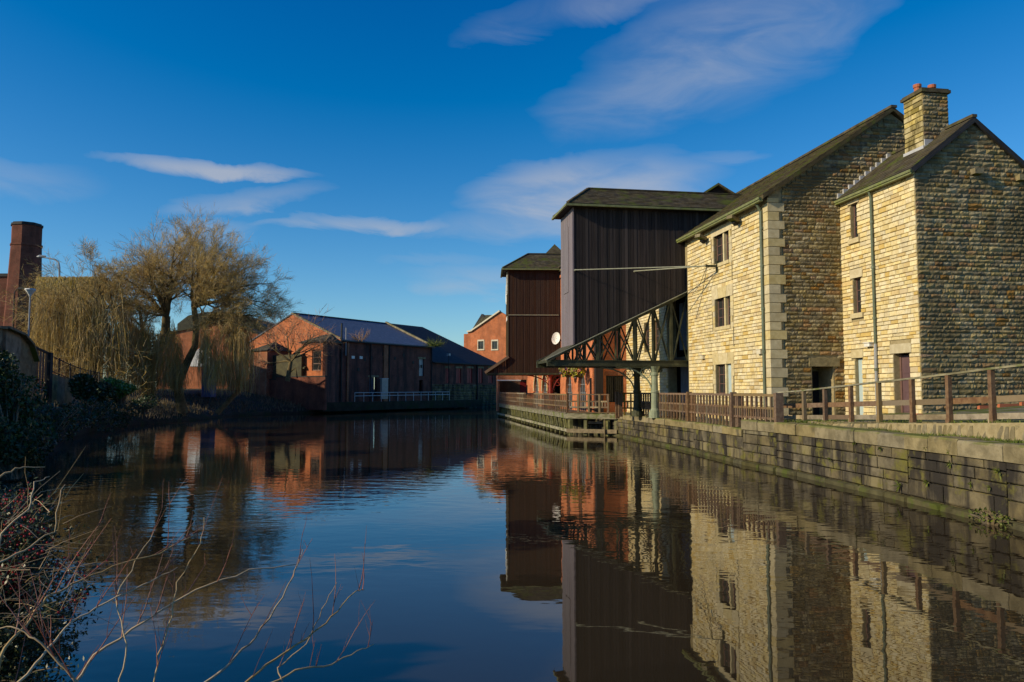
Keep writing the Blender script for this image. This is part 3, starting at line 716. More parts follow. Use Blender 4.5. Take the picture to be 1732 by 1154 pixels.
    for z in (3.6, 5.6, 7.6, 9.4): MB().tube([F2.pt(s0, .10, z-.05), F2.pt(s0, .10, z+.05)], .075, 8).build('pipe_collar', MS['pipe'], dp)
    place_stones(st, t, 'stone', 300)
    # chimney stack: square, astride the left slope near the ridge
    cs = 1.08; 
    rdir = ray(1563, 250); best = None      # where the near corner comes out of the roof
    for k in range(2000):
        d = 24+k*.008; p = (rdir[0]*d/rdir[1], d, EYE+rdir[2]*d/rdir[1])
        dx, dy = p[0]-C2[0], p[1]-C2[1]; sv = dx*V[0]+dy*V[1]
        zz = EAVE2+.12+sv*math.tan(sl_) if sv < HB else RIDGE2
        if p[2] > zz > 10 and sv > -.2 and sv < HB+.3: best = (p, sv)
        elif best: break
    p, sv = best if best else ((15.8, 29.3, 12.2), 1.4)
    un = (p[0]-C2[0])*U[0]+(p[1]-C2[1])*U[1]
    c = G2.pt(sv, -un, 0)[:2]; FC = Frame(c, (-U[0], -U[1])); GC = Frame(c, V)
    ch = MB(); ch.box(GC, .02, cs-.02, -cs+.02, -.02, 11.3, 14.28); st2 = ch.build('chimney', MS['mortar'], t)
    stn = lay(FC, -cs, 0, 11.75, 14.28, (.15, .24), (.25, .6), .03, 'dress', MS['stone_sooty'], rr=random.Random(51))
    stn += lay(GC, 0, cs, 11.9, 14.28, (.13, .2), (.22, .45), .055, 'rock', MS['stone_rock'], rr=random.Random(52))
    place_stones(stn, st2, 'stone', 120)
    MB().box(GC, -.09, cs+.09, -cs-.09, .09, 14.28, 14.40).box(GC, -.04, cs+.04, -cs-.04, .04, 14.405, 14.46).build('chimney_cap', MS['slate'], st2)
    MB().box(FC, -cs-.05, .04, .01, .06, 11.6, 12.18).box(GC, 0, cs, .01, .05, 11.9, 12.42).build('flashing', MS['lead'], st2)
    for (a, e) in ((.22, -.55), (.82, -.5)):
        P0 = GC.pt(a, e, 14.46); rr = [.13, .12, .15, .155, .11]; zz = [0, .20, .22, .34, .34]
        b = MB(); b.tube([(P0[0], P0[1], P0[2]+z) for z in zz], rr, 12); pot = b.build('chimney_pot', MS['terracotta'], st2)
stone_house()

# ------------------------------------------------------------------ timber hoist towers on iron trusses
def strip_board(fr, a, c, n0, n1, zb, zt):
    """one vertical board with a slanting foot; zb, zt are functions of s"""
    return MB().hexa([fr.pt(a, n1, zb(a)), fr.pt(c, n1, zb(c)), fr.pt(c, n0, zb(c)), fr.pt(a, n0, zb(a)), fr.pt(a, n1, zt(a)), fr.pt(c, n1, zt(c)), fr.pt(c, n0, zt(c)), fr.pt(a, n0, zt(a))])
def tower_roof(t, fr, sf, se, dp, zr, ze, hip, ov, m, nb):
    """hipped slate roof running inland; fr near plane, front at sf"""
    n0, n1 = -dp-ov, ov; mid = -dp/2; a = sf-ov; hp = a+hip
    P = dict(a0=fr.pt(a, n1, ze), a1=fr.pt(a, n0, ze), b0=fr.pt(se, n1, ze), b1=fr.pt(se, n0, ze), r0=fr.pt(hp, mid, zr), r1=fr.pt(se, mid, zr))
    b = MB(); up = (0, 0, .10)
    for poly in ((P['a0'], P['b0'], P['r1'], P['r0']), (P['a1'], P['b1'], P['r1'], P['r0']), (P['a0'], P['a1'], P['r0'])): b.plate(poly, up)
    rf = b.build('roof', MS['slate_dark'], t)
    rise = zr-ze; run = dp/2+ov; sl = math.atan2(rise, run)
    A = Vector((fr.D[0], fr.D[1], 0)); B = Vector((-fr.N[0]*cos(sl), -fr.N[1]*cos(sl), sin(sl))); SL = run/cos(sl)
    wA, eB = nb
    slates(t, Vector(P['a0'])+Vector((0, 0, .10)), A, B, int((se-a)/wA)+1, int(SL/eB), wA, eB, m, clip=lambda b_: (b_/SL*hip, se-a), th=.016, limit=260)
    # hip end
    slh = math.atan2(rise, hip); A2 = Vector((fr.N[0], fr.N[1], 0)); B2 = Vector((fr.D[0]*cos(slh), fr.D[1]*cos(slh), sin(slh))); SH = hip/cos(slh); wd = dp+2*ov
    slates(t, Vector(P['a1'])+Vector((0, 0, .10)), A2, B2, int(wd/wA)+1, int(SH/eB), wA, eB, m, clip=lambda b_: (b_/SH*wd/2, wd-b_/SH*wd/2), th=.016, limit=40)
    b = MB(); z = Vector((0, 0, .14))
    for (p, q) in (('a0', 'r0'), ('a1', 'r0'), ('r0', 'r1')): b.beam(Vector(P[p])+z, Vector(P[q])+z, .16, .07)
    b.build('ridge', MS['slate'], rf)
    g = MB(); g.box(fr, a, se, n1, n1+.11, ze-.05, ze+.06); g.box(fr, a-.11, a, n0-.02, n1+.11, ze-.05, ze+.06); g.build('gutter', MS['gutter'], t)
    g = MB(); g.box(fr, a+.02, se, .04, n1-.01, ze-.06, ze-.02); g.box(fr, a+.02, sf-.04, -dp, .03, ze-.06, ze-.02); g.build('soffit', MS['board'], t)
def wheel_bracket(t, P, dirv, L, H, m, name='bracket'):
    """curved iron bracket with a spoked ring, from a column up to the beam"""
    b = MB(); P = Vector(P); d = Vector((dirv[0], dirv[1], 0)); up = Vector((0, 0, 1))
    pts = [P+d*(L*(1-cos(a)))+up*(-H+H*sin(a)) for a in [pi/2*i/8 for i in range(9)]]
    b.tube(pts, .045, 5)
    b.tube([P+up*(-.03), P+d*L+up*(-.03)], .03, 4)
    rr_ = H*.20; c = P+d*(rr_+.08)+up*(-rr_-.08)
    ring = [c+d*(cos(2*pi*i/12)*rr_)+up*(sin(2*pi*i/12)*rr_) for i in range(13)]
    b.tube(ring, .028, 4, cap=False)
    for i in range(6): a = 2*pi*i/6; b.tube([c, c+d*(cos(a)*rr_)+up*(sin(a)*rr_)], .02, 4)
    b.tube([c+d*(cos(-.6)*rr_)+up*(sin(-.6)*rr_), P+d*(L*.32)+up*(-H*.30)], .025, 4)
    return b.build(name, m, t)
def column(t, x, y, zb, zt, m, r=.17):
    b = MB(); zs = [0, .30, .30, .38, .5, 1.3, 1.32, 1.42, 1.44, zt-zb-.5, zt-zb-.48, zt-zb-.38, zt-zb-.3, zt-zb-.12, zt-zb]
    rs = [r*1.9, r*1.9, r*1.5, r*1.5, r*1.15, r*1.1, r*1.3, r*1.3, r*1.05, r*.95, r*1.25, r*1.25, r, r*1.4, r*1.8]
    b.tube([(x, y, zb+z) for z in zs], rs, 14); return b.build('column', m, t, smooth=False)

COLN = at_z(1108, 707, 1.35); FB = Frame(COLN[:2], V); DP1 = 2.75
def big_hoist():
    t = thing('hoist_tower', COLN, 'large black weatherboarded hoist tower with mossy hipped roof over an open iron truss', 'hoist tower')
    sf = FB.hit(969.5, 480)[0]; se = 5.0; ze = 12.36; zr = 13.62
    pL = FB.hit(926, 611); pR = (2.05, 7.95); ch = 4.32; tip = pL[0]
    k = (pR[1]-ch)/(pR[0]-tip); top_ch = lambda s: ch+.06+k*(s-tip) if s < pR[0] else pR[1]
    # side boards
    w = .165; s = sf; rr = random.Random(3)
    while s < se:
        c = min(s+w, se); j = rr.uniform(-.012, .012)
        strip_board(FB, s+.006, c-.006, -.04, j, lambda q: top_ch(q)+.10, lambda q: ze).build('board', MS['board'], t); s += w
    MB().add([FB.pt(sf, -.05, top_ch(sf)+.12), FB.pt(2.05, -.05, 8.07), FB.pt(se, -.05, 8.07), FB.pt(se, -.05, ze), FB.pt(sf, -.05, ze)], [(0, 1, 2, 3, 4)]).build('sheathing', MS['board'], t)
    MB().add([FB.pt(sf, -DP1, 4.9), FB.pt(2.05, -DP1, 7.9), FB.pt(se, -DP1, 7.9), FB.pt(se, -DP1, ze), FB.pt(sf, -DP1, ze)], [(0, 1, 2, 3, 4)]).build('rear_cladding', MS['board'], t)
    # front face boards
    FF = Frame(FB.pt(sf, 0, 0)[:2], FB.N); n = -DP1
    while n < -.02:
        c = min(n+.15, 0); j = rr.uniform(-.006, .006)
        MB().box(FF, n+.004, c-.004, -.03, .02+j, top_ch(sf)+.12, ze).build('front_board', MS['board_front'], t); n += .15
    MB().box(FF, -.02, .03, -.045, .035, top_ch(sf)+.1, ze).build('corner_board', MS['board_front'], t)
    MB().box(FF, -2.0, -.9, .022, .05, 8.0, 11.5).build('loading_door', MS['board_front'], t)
    tower_roof(t, FB, sf, se+2.5, DP1, zr, ze+.02, 1.55, .36, MS['slate'], (.30, .19))
    # trusses in the near and far plane
    xs = [FB.hit(px, 600)[0] for px in (958, 976, 990, 1011, 1042, 1074, 1105, 1136, 1166)]
    for pl, no in (('near', 0), ('far', -DP1)):
        MB().box(FB, tip-.02, 2.05, no-.16, no+.10, ch-.26, ch).build('bottom_chord', MS['iron'], t)
        MB().box(FB, tip-.02, 2.05, no-.2, no+.16, ch, ch+.03).box(FB, tip-.02, 2.05, no-.2, no+.16, ch-.29, ch-.26).build('chord_flange', MS['iron'], t)
        a = FB.pt(tip, no-.02, ch+.02); c = FB.pt(2.05, no-.02, top_ch(2.049)); MB().beam(a, c, .22, .14).build('top_chord', MS['iron'], t)
        if no == 0:
            a = FB.pt(tip-.15, no+.16, ch+.02); c = FB.pt(2.05, no+.16, top_ch(2.049)+.12); MB().beam(a, c, .12, .035).build('drip_flashing', MS['rope'], t)
        for i, x in enumerate(xs):
            wd = .15 if i in (3, 5, 7) else .085
            if i == 8: wd = .16
            MB().box(FB, x-wd/2, x+wd/2, no-.12, no+.02, ch+.03, top_ch(x)-.05).build('truss_post', MS['iron'], t)
        for a, c in zip(xs[1:], xs[2:]):
            ta, tc = top_ch(a)-.08, top_ch(c)-.08
            MB().beam(FB.pt(a+.08, no-.02, ch+.06), FB.pt(c-.08, no-.02, tc), .05, .07).build('cross_brace', MS['iron'], t)
            MB().beam(FB.pt(a+.08, no-.09, ta), FB.pt(c-.08, no-.09, ch+.06), .05, .07).build('cross_brace', MS['iron'], t)
    # little canopy roof under the front face and its ends
    cz = lambda s: top_ch(s)+.06
    MB().hexa([FB.pt(tip+.12, .28, ch-.03), FB.pt(sf, .12, cz(sf)), FB.pt(sf, -DP1-.12, cz(sf)), FB.pt(tip+.12, -DP1-.28, ch-.03), FB.pt(tip+.12, .28, ch+.05), FB.pt(sf, .12, cz(sf)+.08), FB.pt(sf, -DP1-.12, cz(sf)+.08), FB.pt(tip+.12, -DP1-.28, ch+.05)]).build('canopy_roof', MS['slate_brown'], t)
    MB().box(FB, tip+.02, tip+.12, -DP1-.28, .28, ch-.10, ch+.02).build('canopy_gutter', MS['iron'], t)
    for s in [sf+i*1.0 for i in range(7)]: MB().box(FB, s, s+.12, -DP1, -.17, ch-.2, ch-.05).build('cross_joist', MS['iron'], t)
    # columns and brackets
    far = at_z(1078, 704.5, 1.35)
    for (p, m, up) in ((COLN, MS['iron_pale'], 0), (far, MS['iron'], -DP1)):
        column(t, p[0], p[1], 1.35, ch-.28, m)
        s = (p[0]-FB.O[0])*FB.D[0]+(p[1]-FB.O[1])*FB.D[1]
        q = (p[0], p[1], ch-.29)
        wheel_bracket(t, (q[0]-V[0]*.15, q[1]-V[1]*.15, q[2]), (-V[0], -V[1]), 1.95, 1.35, MS['iron_pale'])
        wheel_bracket(t, (q[0]+V[0]*.15, q[1]+V[1]*.15, q[2]), (V[0], V[1]), .6, .5, MS['iron'], 'small_bracket')
    # cables and rods from the warehouse
big_hoist()
def tie_rods():
    sx, sz = F1.hit(1196, 450, .55)
    P = F1.pt(sx, .55, sz)
    t = thing('tie_rods', F1.pt(sx, .0, sz), 'pair of thin steel rods strung from a wall bracket to the black tower', 'rods')
    MB().box(F1, sx-.06, sx+.06, -.01, .62, sz-.05, sz+.05).box(F1, sx-.10, sx+.10, .0, .07, sz-.3, sz+.25).build('wall_bracket', MS['iron'], t)
    for i, (px, py) in enumerate(((970.5, 457), (1072, 459))):
        s, z = FB.hit(px, py, .06)
        q = FB.pt(s+.05, .12, z); MB().tube([P, q], .026, 5).build('rod', MS['rope'], t)
        MB().tube([q, FB.pt(s+.05, -.02, z)], .05, 6).build('rod_foot', MS['rope'], t)
    for (px, py) in ((1171, 498), (1177, 540)):
        s, z = F1.hit(px, py, .05); q = F1.pt(s, .05, z)
        MB().tube([P, [(P[i]*.5+q[i]*.5)-(.25 if i == 2 else 0) for i in range(3)], q], .012, 4).build('cable', MS['wire'], t)
tie_rods()
def wall_lights():
    for (px, py, lab) in ((1187, 400, 'dark floodlight under the gutter at the tower end of the pale warehouse wall'), (1241, 369, 'dark floodlight under the gutter above the top warehouse window')):
        s, z = F1.hit(px, py+4, .3); p = F1.pt(s, .0, z)
        t = thing('floodlight', p, lab, 'floodlight', 'floodlights on the warehouse wall')
        MB().tube([F1.pt(s, -.02, z), F1.pt(s, .28, z+.03)], .03, 6).build('arm', MS['wire'], t)
        h = MB(); h.beam(F1.pt(s+.02, .18, z-.02), F1.pt(s+.22, .62, z+.10), .34, .16); h.build('lamp_head', MS['coping'], t)
        h = MB(); h.beam(F1.pt(s-.02, .14, z-.15), F1.pt(s+.06, .34, z-.05), .18, .2); h.build('mount', MS['wire'], t)
    for (px, py, lab) in ((1188, 604, 'small cream box light low on the pale wall beside the truss'), (1285, 595, 'small cream box light low on the pale wall beside the green downpipe')):
        s, z = F1.hit(px, py, .1); b = MB(); b.box(F1, s-.17, s+.17, .03, .16, z-.10, z+.08); b.box(F1, s-.20, s+.20, .03, .19, z+.08, z+.11)
        o = thing('box_light', F1.pt(s, 0, z), lab, 'wall light', 'cream box lights on the warehouse'); b.build('housing', MS['cream'], o)
    s, z = F2.hit(1471, 583, .1); t = thing('box_light', F2.pt(s, 0, z), 'small white box light beside the pipe on the narrow stone house', 'wall light')
    MB().box(F2, s-.22, s+.12, .03, .2, z-.08, z+.06).box(F2, s-.25, s+.15, .03, .24, z+.061, z+.09).build('housing', MS['white'], t)
wall_lights()

# ------------------------------------------------------------------ brick warehouse beyond the truss
GBs = Frame(F1.pt(-19.5, 0, 0)[:2], V)            # plane of its end wall
sB = GBs.hit(1004, 600)[0]
C3 = GBs.pt(sB, 0, 0); F3 = Frame(C3[:2], (-U[0], -U[1])); G3 = Frame(C3[:2], V)
def arch_opening(b, fr, s0, s1, z0, zs, zt, th, n1, segs=8):
    """fills the corners above a pointed arch between the springing zs and zt"""
    m = (s0+s1)/2
    pts = [(s0+(m-s0)*(1-cos(pi/2*i/segs)), zs+(zt-zs)*sin(pi/2*i/segs)) for i in range(segs+1)]
    for sg in (0, 1):
        for (a, c) in zip(pts, pts[1:]):
            f = lambda p: (p[0] if sg == 0 else 2*m-p[0], p[1])
            (x0, y0), (x1, y1) = f(a), f(c)
            b.hexa([fr.pt(x0, n1, y0), fr.pt(x1, n1, y1), fr.pt(x1, n1-th, y1), fr.pt(x0, n1-th, y0), fr.pt(x0, n1, zt), fr.pt(x1, n1, zt), fr.pt(x1, n1-th, zt), fr.pt(x0, n1-th, zt)])
def brick_warehouse():
    t = thing('brick_warehouse', C3, 'orange brick canal warehouse with pointed arch openings behind the truss and jetty', 'warehouse')
    ez = 12.1; L = 24; zb = 1.3; arches = []
    for px, w, zt in ((984.5, 2.15, 4.2), (962.5, 2.05, 4.15), (921, 2.1, 4.2), (907, 2.1, 4.2)):
        s = F3.hit(px, 650)[0]; arches.append((s-w/2, s+w/2, 1.36, zt))
    s = F3.hit(939, 650)[0]; arches.append((s-1.9, s+1.9, 1.36, 4.3))
    upper = [(F3.hit(px, 600)[0]-.5, F3.hit(px, 600)[0]+.5, 4.9, 6.6) for px in (980, 960)]
    b = MB(); holed_wall(b, F3, -L, 0, .5, ez, .4, arches+upper)
    for a in arches: arch_opening(b, F3, a[0], a[1], a[2], a[3]-1.5, a[3], .4, 0)
    gw = G3.hit(1056, 650)[0]; w1 = (G3.hit(1025, 650)[0], G3.hit(1055, 650)[0], 2.0, 3.75); HW = 4.3
    holed_wall(b, G3, 0, 2*HW, .5, ez, .4, [w1]); b.box(G3, 2*HW-.4, 2*HW, -L, -.4, .5, ez)
    b.box(G3, 0, 2*HW-.4, -L-.4, -L, .5, ez)
    b.build('brick_wall', BR, t)
    MB().box(F3, -L, .08, .0, .16, ez-.02, ez+.22).box(G3, -.1, 2*HW, .0, .14, ez-.02, ez+.2).build('stone_cornice', MS['coping'], t)
    MB().box(F3, -L, 0, .003, .10, ez-.5, ez-.3).build('brick_corbel', BR, t)
    for i, a in enumerate(arches):
        if i < 4:
            w = MB(); w.box(F3, a[0], a[1], -.20, -.18, a[2], a[3]); dw = w.build('arched_door', MS['glass'], t)
            for q in [a[0]+(a[1]-a[0])*j/4 for j in range(5)]: MB().box(F3, q-.02, q+.02, -.18, -.14, a[2], a[3]).build('glazing_bar', MS['grey_metal'], dw)
            for z in (2.0, 2.6, 3.2, 3.8): MB().box(F3, a[0], a[1], -.18, -.15, z-.015, z+.015).build('glazing_bar', MS['grey_metal'], dw)
            segs = 8; m = (a[0]+a[1])/2
            for sg in (0, 1):
                for j in range(segs):
                    an = [pi/2*(j+d)/segs for d in (.04, .96)]; p = []
                    for (rr_, _) in ((1.0, 0), (1.22, 0)):
                        for q in an:
                            hx = (m-a[0])*rr_; x = m-hx*cos(q); z = a[3]-1.5+1.5*(1+(rr_-1)*.6)*sin(q)
                            p.append((x if sg == 0 else 2*m-x, z))
                    (x0, z0), (x1, z1), (x2, z2), (x3, z3) = p
                    MB().hexa([F3.pt(x0, .004, z0), F3.pt(x1, .004, z1), F3.pt(x3, .004, z3), F3.pt(x2, .004, z2), F3.pt(x0, .04, z0), F3.pt(x1, .04, z1), F3.pt(x3, .04, z3), F3.pt(x2, .04, z2)]).build('voussoir', MS['quoin'] if i > 1 else BR, t)
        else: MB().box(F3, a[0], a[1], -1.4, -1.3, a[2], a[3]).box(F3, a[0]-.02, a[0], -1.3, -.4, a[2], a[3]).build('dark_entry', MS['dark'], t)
    for a in upper: window(t, F3, a[0], a[1], a[2], a[3], 2, 4, MS['frame_brown'])
    for a in upper: MB().box(F3, a[0]-.1, a[1]+.1, -.2, .05, a[2]-.15, a[2]).build('window_sill', MS['quoin'], t)
    w = window(t, G3, w1[0], w1[1], w1[2], w1[3], 2, 1, MS['wire'])
    for i in range(9): x = w1[0]+(w1[1]-w1[0])*(i+.5)/9; MB().box(G3, x-.02, x+.02, -.06, -.03, w1[2], w1[3]).build('window_bar', MS['wire'], w)
    n = 14
    for i in range(n):
        x0 = w1[0]-.1+(w1[1]-w1[0]+.2)*i/n; MB().box(G3, x0+.01, x0+(w1[1]-w1[0]+.2)/n-.01, .003, .025, w1[3]+.02, w1[3]+.27).build('lintel_brick', BRD, t)
    MB().box(G3, .05, .58, .0, .25, .5, 11.5).build('timber_post', MS['board'], t, label='dark timber post at the brick corner')
    b = MB(); b.box(F3, -.62, -.5, .0, .12, 1.35, 3.6); b.build('downpipe', MS['wire'], t)
    rise = 3.0; zr = ez+.2+rise; ov = .3; r = MB(); mid = HW
    A = G3.pt(-ov, .1, ez+.2); Bq = G3.pt(2*HW+ov, .1, ez+.2); Cq = G3.pt(2*HW+ov, -L-.4-ov, ez+.2); Dq = G3.pt(-ov, -L-.4-ov, ez+.2); R0 = G3.pt(mid, .1, zr); R1 = G3.pt(mid, -L+3.0, zr)
    for poly in ((A, R0, R1, Dq), (Bq, Cq, R1, R0), (Dq, R1, Cq), (A, Bq, R0)): r.plate(poly, (0, 0, .12))
    r.build('roof', MS['slate'], t)
brick_warehouse()
def peaked_lucam():
    y = 46.5; a = at_y(1180, 336, y); c = at_y(1247, 336, y); p = at_y(1213, 313, y)
    t = thing('loft_gable', a, 'small dark red timber gable peak rising behind the mossy tower roof', 'roof gable')
    fr = Frame(a[:2], (c[0]-a[0], 0)); w = c[0]-a[0]
    MB().plate([fr.pt(.12, 0, a[2]-2), fr.pt(w-.12, 0, a[2]-2), fr.pt(w-.12, 0, a[2]+.05), fr.pt(w/2, 0, p[2]-.12), fr.pt(.12, 0, a[2]+.05)], (0, .1, 0)).build('gable_boards', MS['board_brown'], t)
    r = MB()
    for sg in (0, 1):
        f = lambda s, n, z: fr.pt(s if sg == 0 else w-s, n, z)
        r.hexa([f(-.1, .3, a[2]-.05), f(w/2, .3, p[2]-.08), f(w/2, -4, p[2]-.08), f(-.1, -4, a[2]-.05), f(-.1, .3, a[2]+.07), f(w/2, .3, p[2]+.06), f(w/2, -4, p[2]+.06), f(-.1, -4, a[2]+.07)])
    r.build('roof', MS['slate'], t)
    MB().box(fr, .2, w-.2, -3.8, -.15, a[2]-2.5, a[2]-.3).build('body', MS['board_brown'], t)
peaked_lucam()

V2 = unit((1, .03)); P2 = at_y(859, 545, 60.0); FB2 = Frame(P2[:2], V2); DP2 = 3.4
def far_hoist():
    t = thing('hoist_tower', (P2[0], P2[1], 4.2), 'brown weatherboarded hoist tower with white emblem on its narrow front, behind the black tower', 'hoist tower')
    ze = FB2.hit(859, 457)[1]-.02; zb = FB2.hit(859, 631)[1]; se = FB2.hit(947, 540)[0]+.6; zr = ze+1.5
    tp = FB2.hit(823, 631)[0]; zt = FB2.hit(861, 606)[1]
    foot = lambda q: zb
    s = 0.0; rr = random.Random(9); w = .17
    while s < se:
        c = min(s+w, se); strip_board(FB2, s+.006, c-.006, -.04, rr.uniform(-.012, .012), foot, lambda q: ze).build('board', MS['board_brown'], t); s += w
    s = tp+.1
    while s < -.01:    # the triangular skirt
        c = min(s+w, 0); strip_board(FB2, s+.004, c-.004, -.04, rr.uniform(-.01, .01), foot, lambda q: zb+.05+(zt-zb-.05)*(q-tp)/(0-tp)).build('board', MS['board_brown'], t); s += w
    MB().add([FB2.pt(0, -.05, zb), FB2.pt(se, -.05, zb), FB2.pt(se, -.05, ze), FB2.pt(0, -.05, ze)], [(0, 1, 2, 3)]).add([FB2.pt(0, -DP2, zb), FB2.pt(se, -DP2, zb), FB2.pt(se, -DP2, ze), FB2.pt(0, -DP2, ze)], [(0, 1, 2, 3)]).build('sheathing', MS['board'], t)
    MB().box(FB2, tp, se, -.2, .06, zb-.14, zb).box(FB2, tp, se, -DP2-.06, -DP2+.2, zb-.14, zb).build('sill_beam', MS['iron'], t)
    for i in range(8): s = tp+.6+i*.9; MB().box(FB2, s, s+.1, -DP2+.2, -.2, zb-.12, zb-.02).build('cross_joist', MS['board_brown'], t)
    FF = Frame(FB2.O, FB2.N); n = -DP2
    while n < -.02:
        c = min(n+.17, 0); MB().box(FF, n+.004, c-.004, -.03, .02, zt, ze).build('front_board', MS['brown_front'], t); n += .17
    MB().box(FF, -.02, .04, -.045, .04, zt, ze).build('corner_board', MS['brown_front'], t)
    h = ze-zt
    for (z0, z1) in ((zt+.3, zt+h*.42), (zt+h*.5, zt+h*.72)):
        d = MB().box(FF, -2.5, -.9, .022, .05, z0, z1).build('loading_door', MS['board_brown'], t)
        MB().box(FF, -2.6, -2.5, .022, .09, z0, z1).box(FF, -.9, -.8, .022, .09, z0, z1).box(FF, -2.6, -.8, .022, .09, z1, z1+.1).build('door_frame', MS['brown_front'], d)
    MB().box(FF, -2.8, -.6, .03, .07, zt+h*.435, zt+h*.485).build('sign_board', MS['white'], t)
    # white painted crest: an arch over an oval
    e = MB(); cz = zt+h*.86
    for k in range(9):
        a0, a1 = pi*k/9, pi*(k+1)/9
        p = [(-1.7+cos(a)*r_, cz+sin(a)*r_*1.15) for r_ in (.95, 1.25) for a in (a0, a1)]
        e.hexa([FF.pt(p[0][0], .03, p[0][1]), FF.pt(p[1][0], .03, p[1][1]), FF.pt(p[3][0], .03, p[3][1]), FF.pt(p[2][0], .03, p[2][1]), FF.pt(p[0][0], .08, p[0][1]), FF.pt(p[1][0], .08, p[1][1]), FF.pt(p[3][0], .08, p[3][1]), FF.pt(p[2][0], .08, p[2][1])])
    e.box(FF, -2.95, -2.55, .03, .08, cz-.9, cz); e.box(FF, -.85, -.5, .03, .08, cz-.6, cz)
    e.tube([FF.pt(-1.7+cos(a)*.38, .05, cz-.75+sin(a)*.75) for a in [2*pi*i/14 for i in range(15)]], .09, 4)
    e.box(FF, -1.85, -1.55, .03, .07, cz-1.3, cz-.2)
    e.build('crest', MS['white'], t)
    MB().hexa([FB2.pt(tp-.1, .2, zb-.04), FB2.pt(0, .1, zt), FB2.pt(0, -DP2-.1, zt), FB2.pt(tp-.1, -DP2-.2, zb-.04), FB2.pt(tp-.1, .2, zb+.12), FB2.pt(0, .1, zt+.14), FB2.pt(0, -DP2-.1, zt+.14), FB2.pt(tp-.1, -DP2-.2, zb+.12)]).build('skirt_roof', MS['jetty'], t)
    MB().beam(FB2.pt(tp-.12, .22, zb+.02), FB2.pt(.05, .12, zt+.12), .14, .2).build('barge_board', MS['rail_pale'], t)
    tower_roof(t, FB2, 0, se+1.5, DP2, zr, ze+.02, 2.1, .42, MS['slate'], (.36, .22))
    # red painted bracket and column
    x = FB2.hit(931, 650)[0]
    for no in (-.2, ):
        p = FB2.pt(x, no, 1.35); column(t, p[0], p[1], 1.35, zb-.14, MS['red_iron'], .12)
        wheel_bracket(t, (p[0]-.1, p[1], zb-.15), (-V2[0], -V2[1]), 2.2, 1.0, MS['red_iron'])
        wheel_bracket(t, (p[0]+.1, p[1], zb-.15), (V2[0], V2[1]), 1.2, 1.9, MS['red_iron'])
    s, z = FB2.hit(860, 533, .05); e_ = FB2.hit(945, 533, .05)[0]
    MB().tube([FB2.pt(s, .05, z), FB2.pt(e_, .05, z)], .03, 5).build('tie_rod', MS['rope'], t)
far_hoist()
def roof_peak():
    y = 79; a = at_y(914, 441, y); p = at_y(938, 413, y); r = 2*(p[0]-a[0])
    t = thing('pyramid_roof', (p[0], y, 8), 'steep slate roof peak showing just above the brown tower roof', 'roof')
    b = MB(); c = [(a[0], y-r/2, a[2]), (a[0]+r, y-r/2, a[2]), (a[0]+r, y+r/2, a[2]), (a[0], y+r/2, a[2])]
    b.add(c+[(p[0], y, p[2])], [(0, 1, 4), (1, 2, 4), (2, 3, 4), (3, 0, 4), (3, 2, 1, 0)]); b.build('roof_slope', MS['slate'], t)
    MB().box(W0, a[0]+.4, a[0]+r-.4, -(y+r/2-.4), -(y-r/2+.4), 1.4, a[2]).build('stair_tower', BRD, t)
roof_peak()
def dish():
    s, z = FB2.hit(941, 573, .5); p = FB2.pt(s, .5, z)
    t = thing('satellite_dish', p, 'pale satellite dish hanging on the right edge of the brown tower', 'satellite dish')
    b = MB(); c = Vector(p); ax = Vector((-.45, -.85, .25)).normalized(); x = ax.cross(Vector((0, 0, 1))).normalized(); yv = x.cross(ax)
    ring = lambda r, d: [tuple(c+x*(cos(2*pi*i/16)*r*.72)+yv*(sin(2*pi*i/16)*r)+ax*d) for i in range(16)]
    vs = ring(.50, .1)+ring(.34, .02)+ring(.15, -.03)+ring(.001, -.04); fs = [(j*16+i, j*16+(i+1) % 16, (j+1)*16+(i+1) % 16, (j+1)*16+i) for j in range(3) for i in range(16)]
    b.add(vs, fs); b.build('dish', MS['white'], t)
    MB().tube([tuple(c-ax*.03), FB2.pt(s+.25, .0, z)], .03, 6).tube([tuple(c-ax*.02+yv*-.4), tuple(c+ax*.5+yv*-.2)], .015, 5).build('mount', MS['grey_metal'], t)
dish()
def baskets():
    for i, (px, py, lab) in enumerate(((958, 627, 'hanging basket of yellow flowers nearer the brown tower, under the truss canopy'), (978, 628, 'hanging basket of flowers beside the taller arched door, farther from the brown tower'))):
        s = F3.hit(px, py, .7); p = F3.pt(s[0], .7, s[1])
        t = thing('hanging_basket', p, lab, 'hanging basket', 'flower baskets on the brick wall')
        rr = random.Random(i); b = MB()
        for k in range(420):
            a, e = rr.uniform(0, 2*pi), rr.uniform(-1.2, 1.3); r = .50*rr.uniform(.75, 1.1); q = Vector((cos(a)*cos(e)*r, sin(a)*cos(e)*r, sin(e)*r*.95))+Vector(p)
            d1 = Vector((rr.gauss(0, 1), rr.gauss(0, 1), rr.gauss(0, 1))).normalized()*.06; d2 = d1.cross(Vector((rr.gauss(0, 1), rr.gauss(0, 1), rr.gauss(0, 1)))).normalized()*.05
            b.add([tuple(q-d1-d2), tuple(q+d1-d2), tuple(q+d1+d2), tuple(q-d1+d2)], [(0, 1, 2, 3)])
        b.build('flowers', MS['flowers'], t, kind='stuff')
        MB().tube([F3.pt(s[0], .0, s[1]+.8), F3.pt(s[0], .7, s[1]+.8), F3.pt(s[0], .7, s[1]+.2)], .02, 5).build('bracket', MS['wire'], t)
baskets()
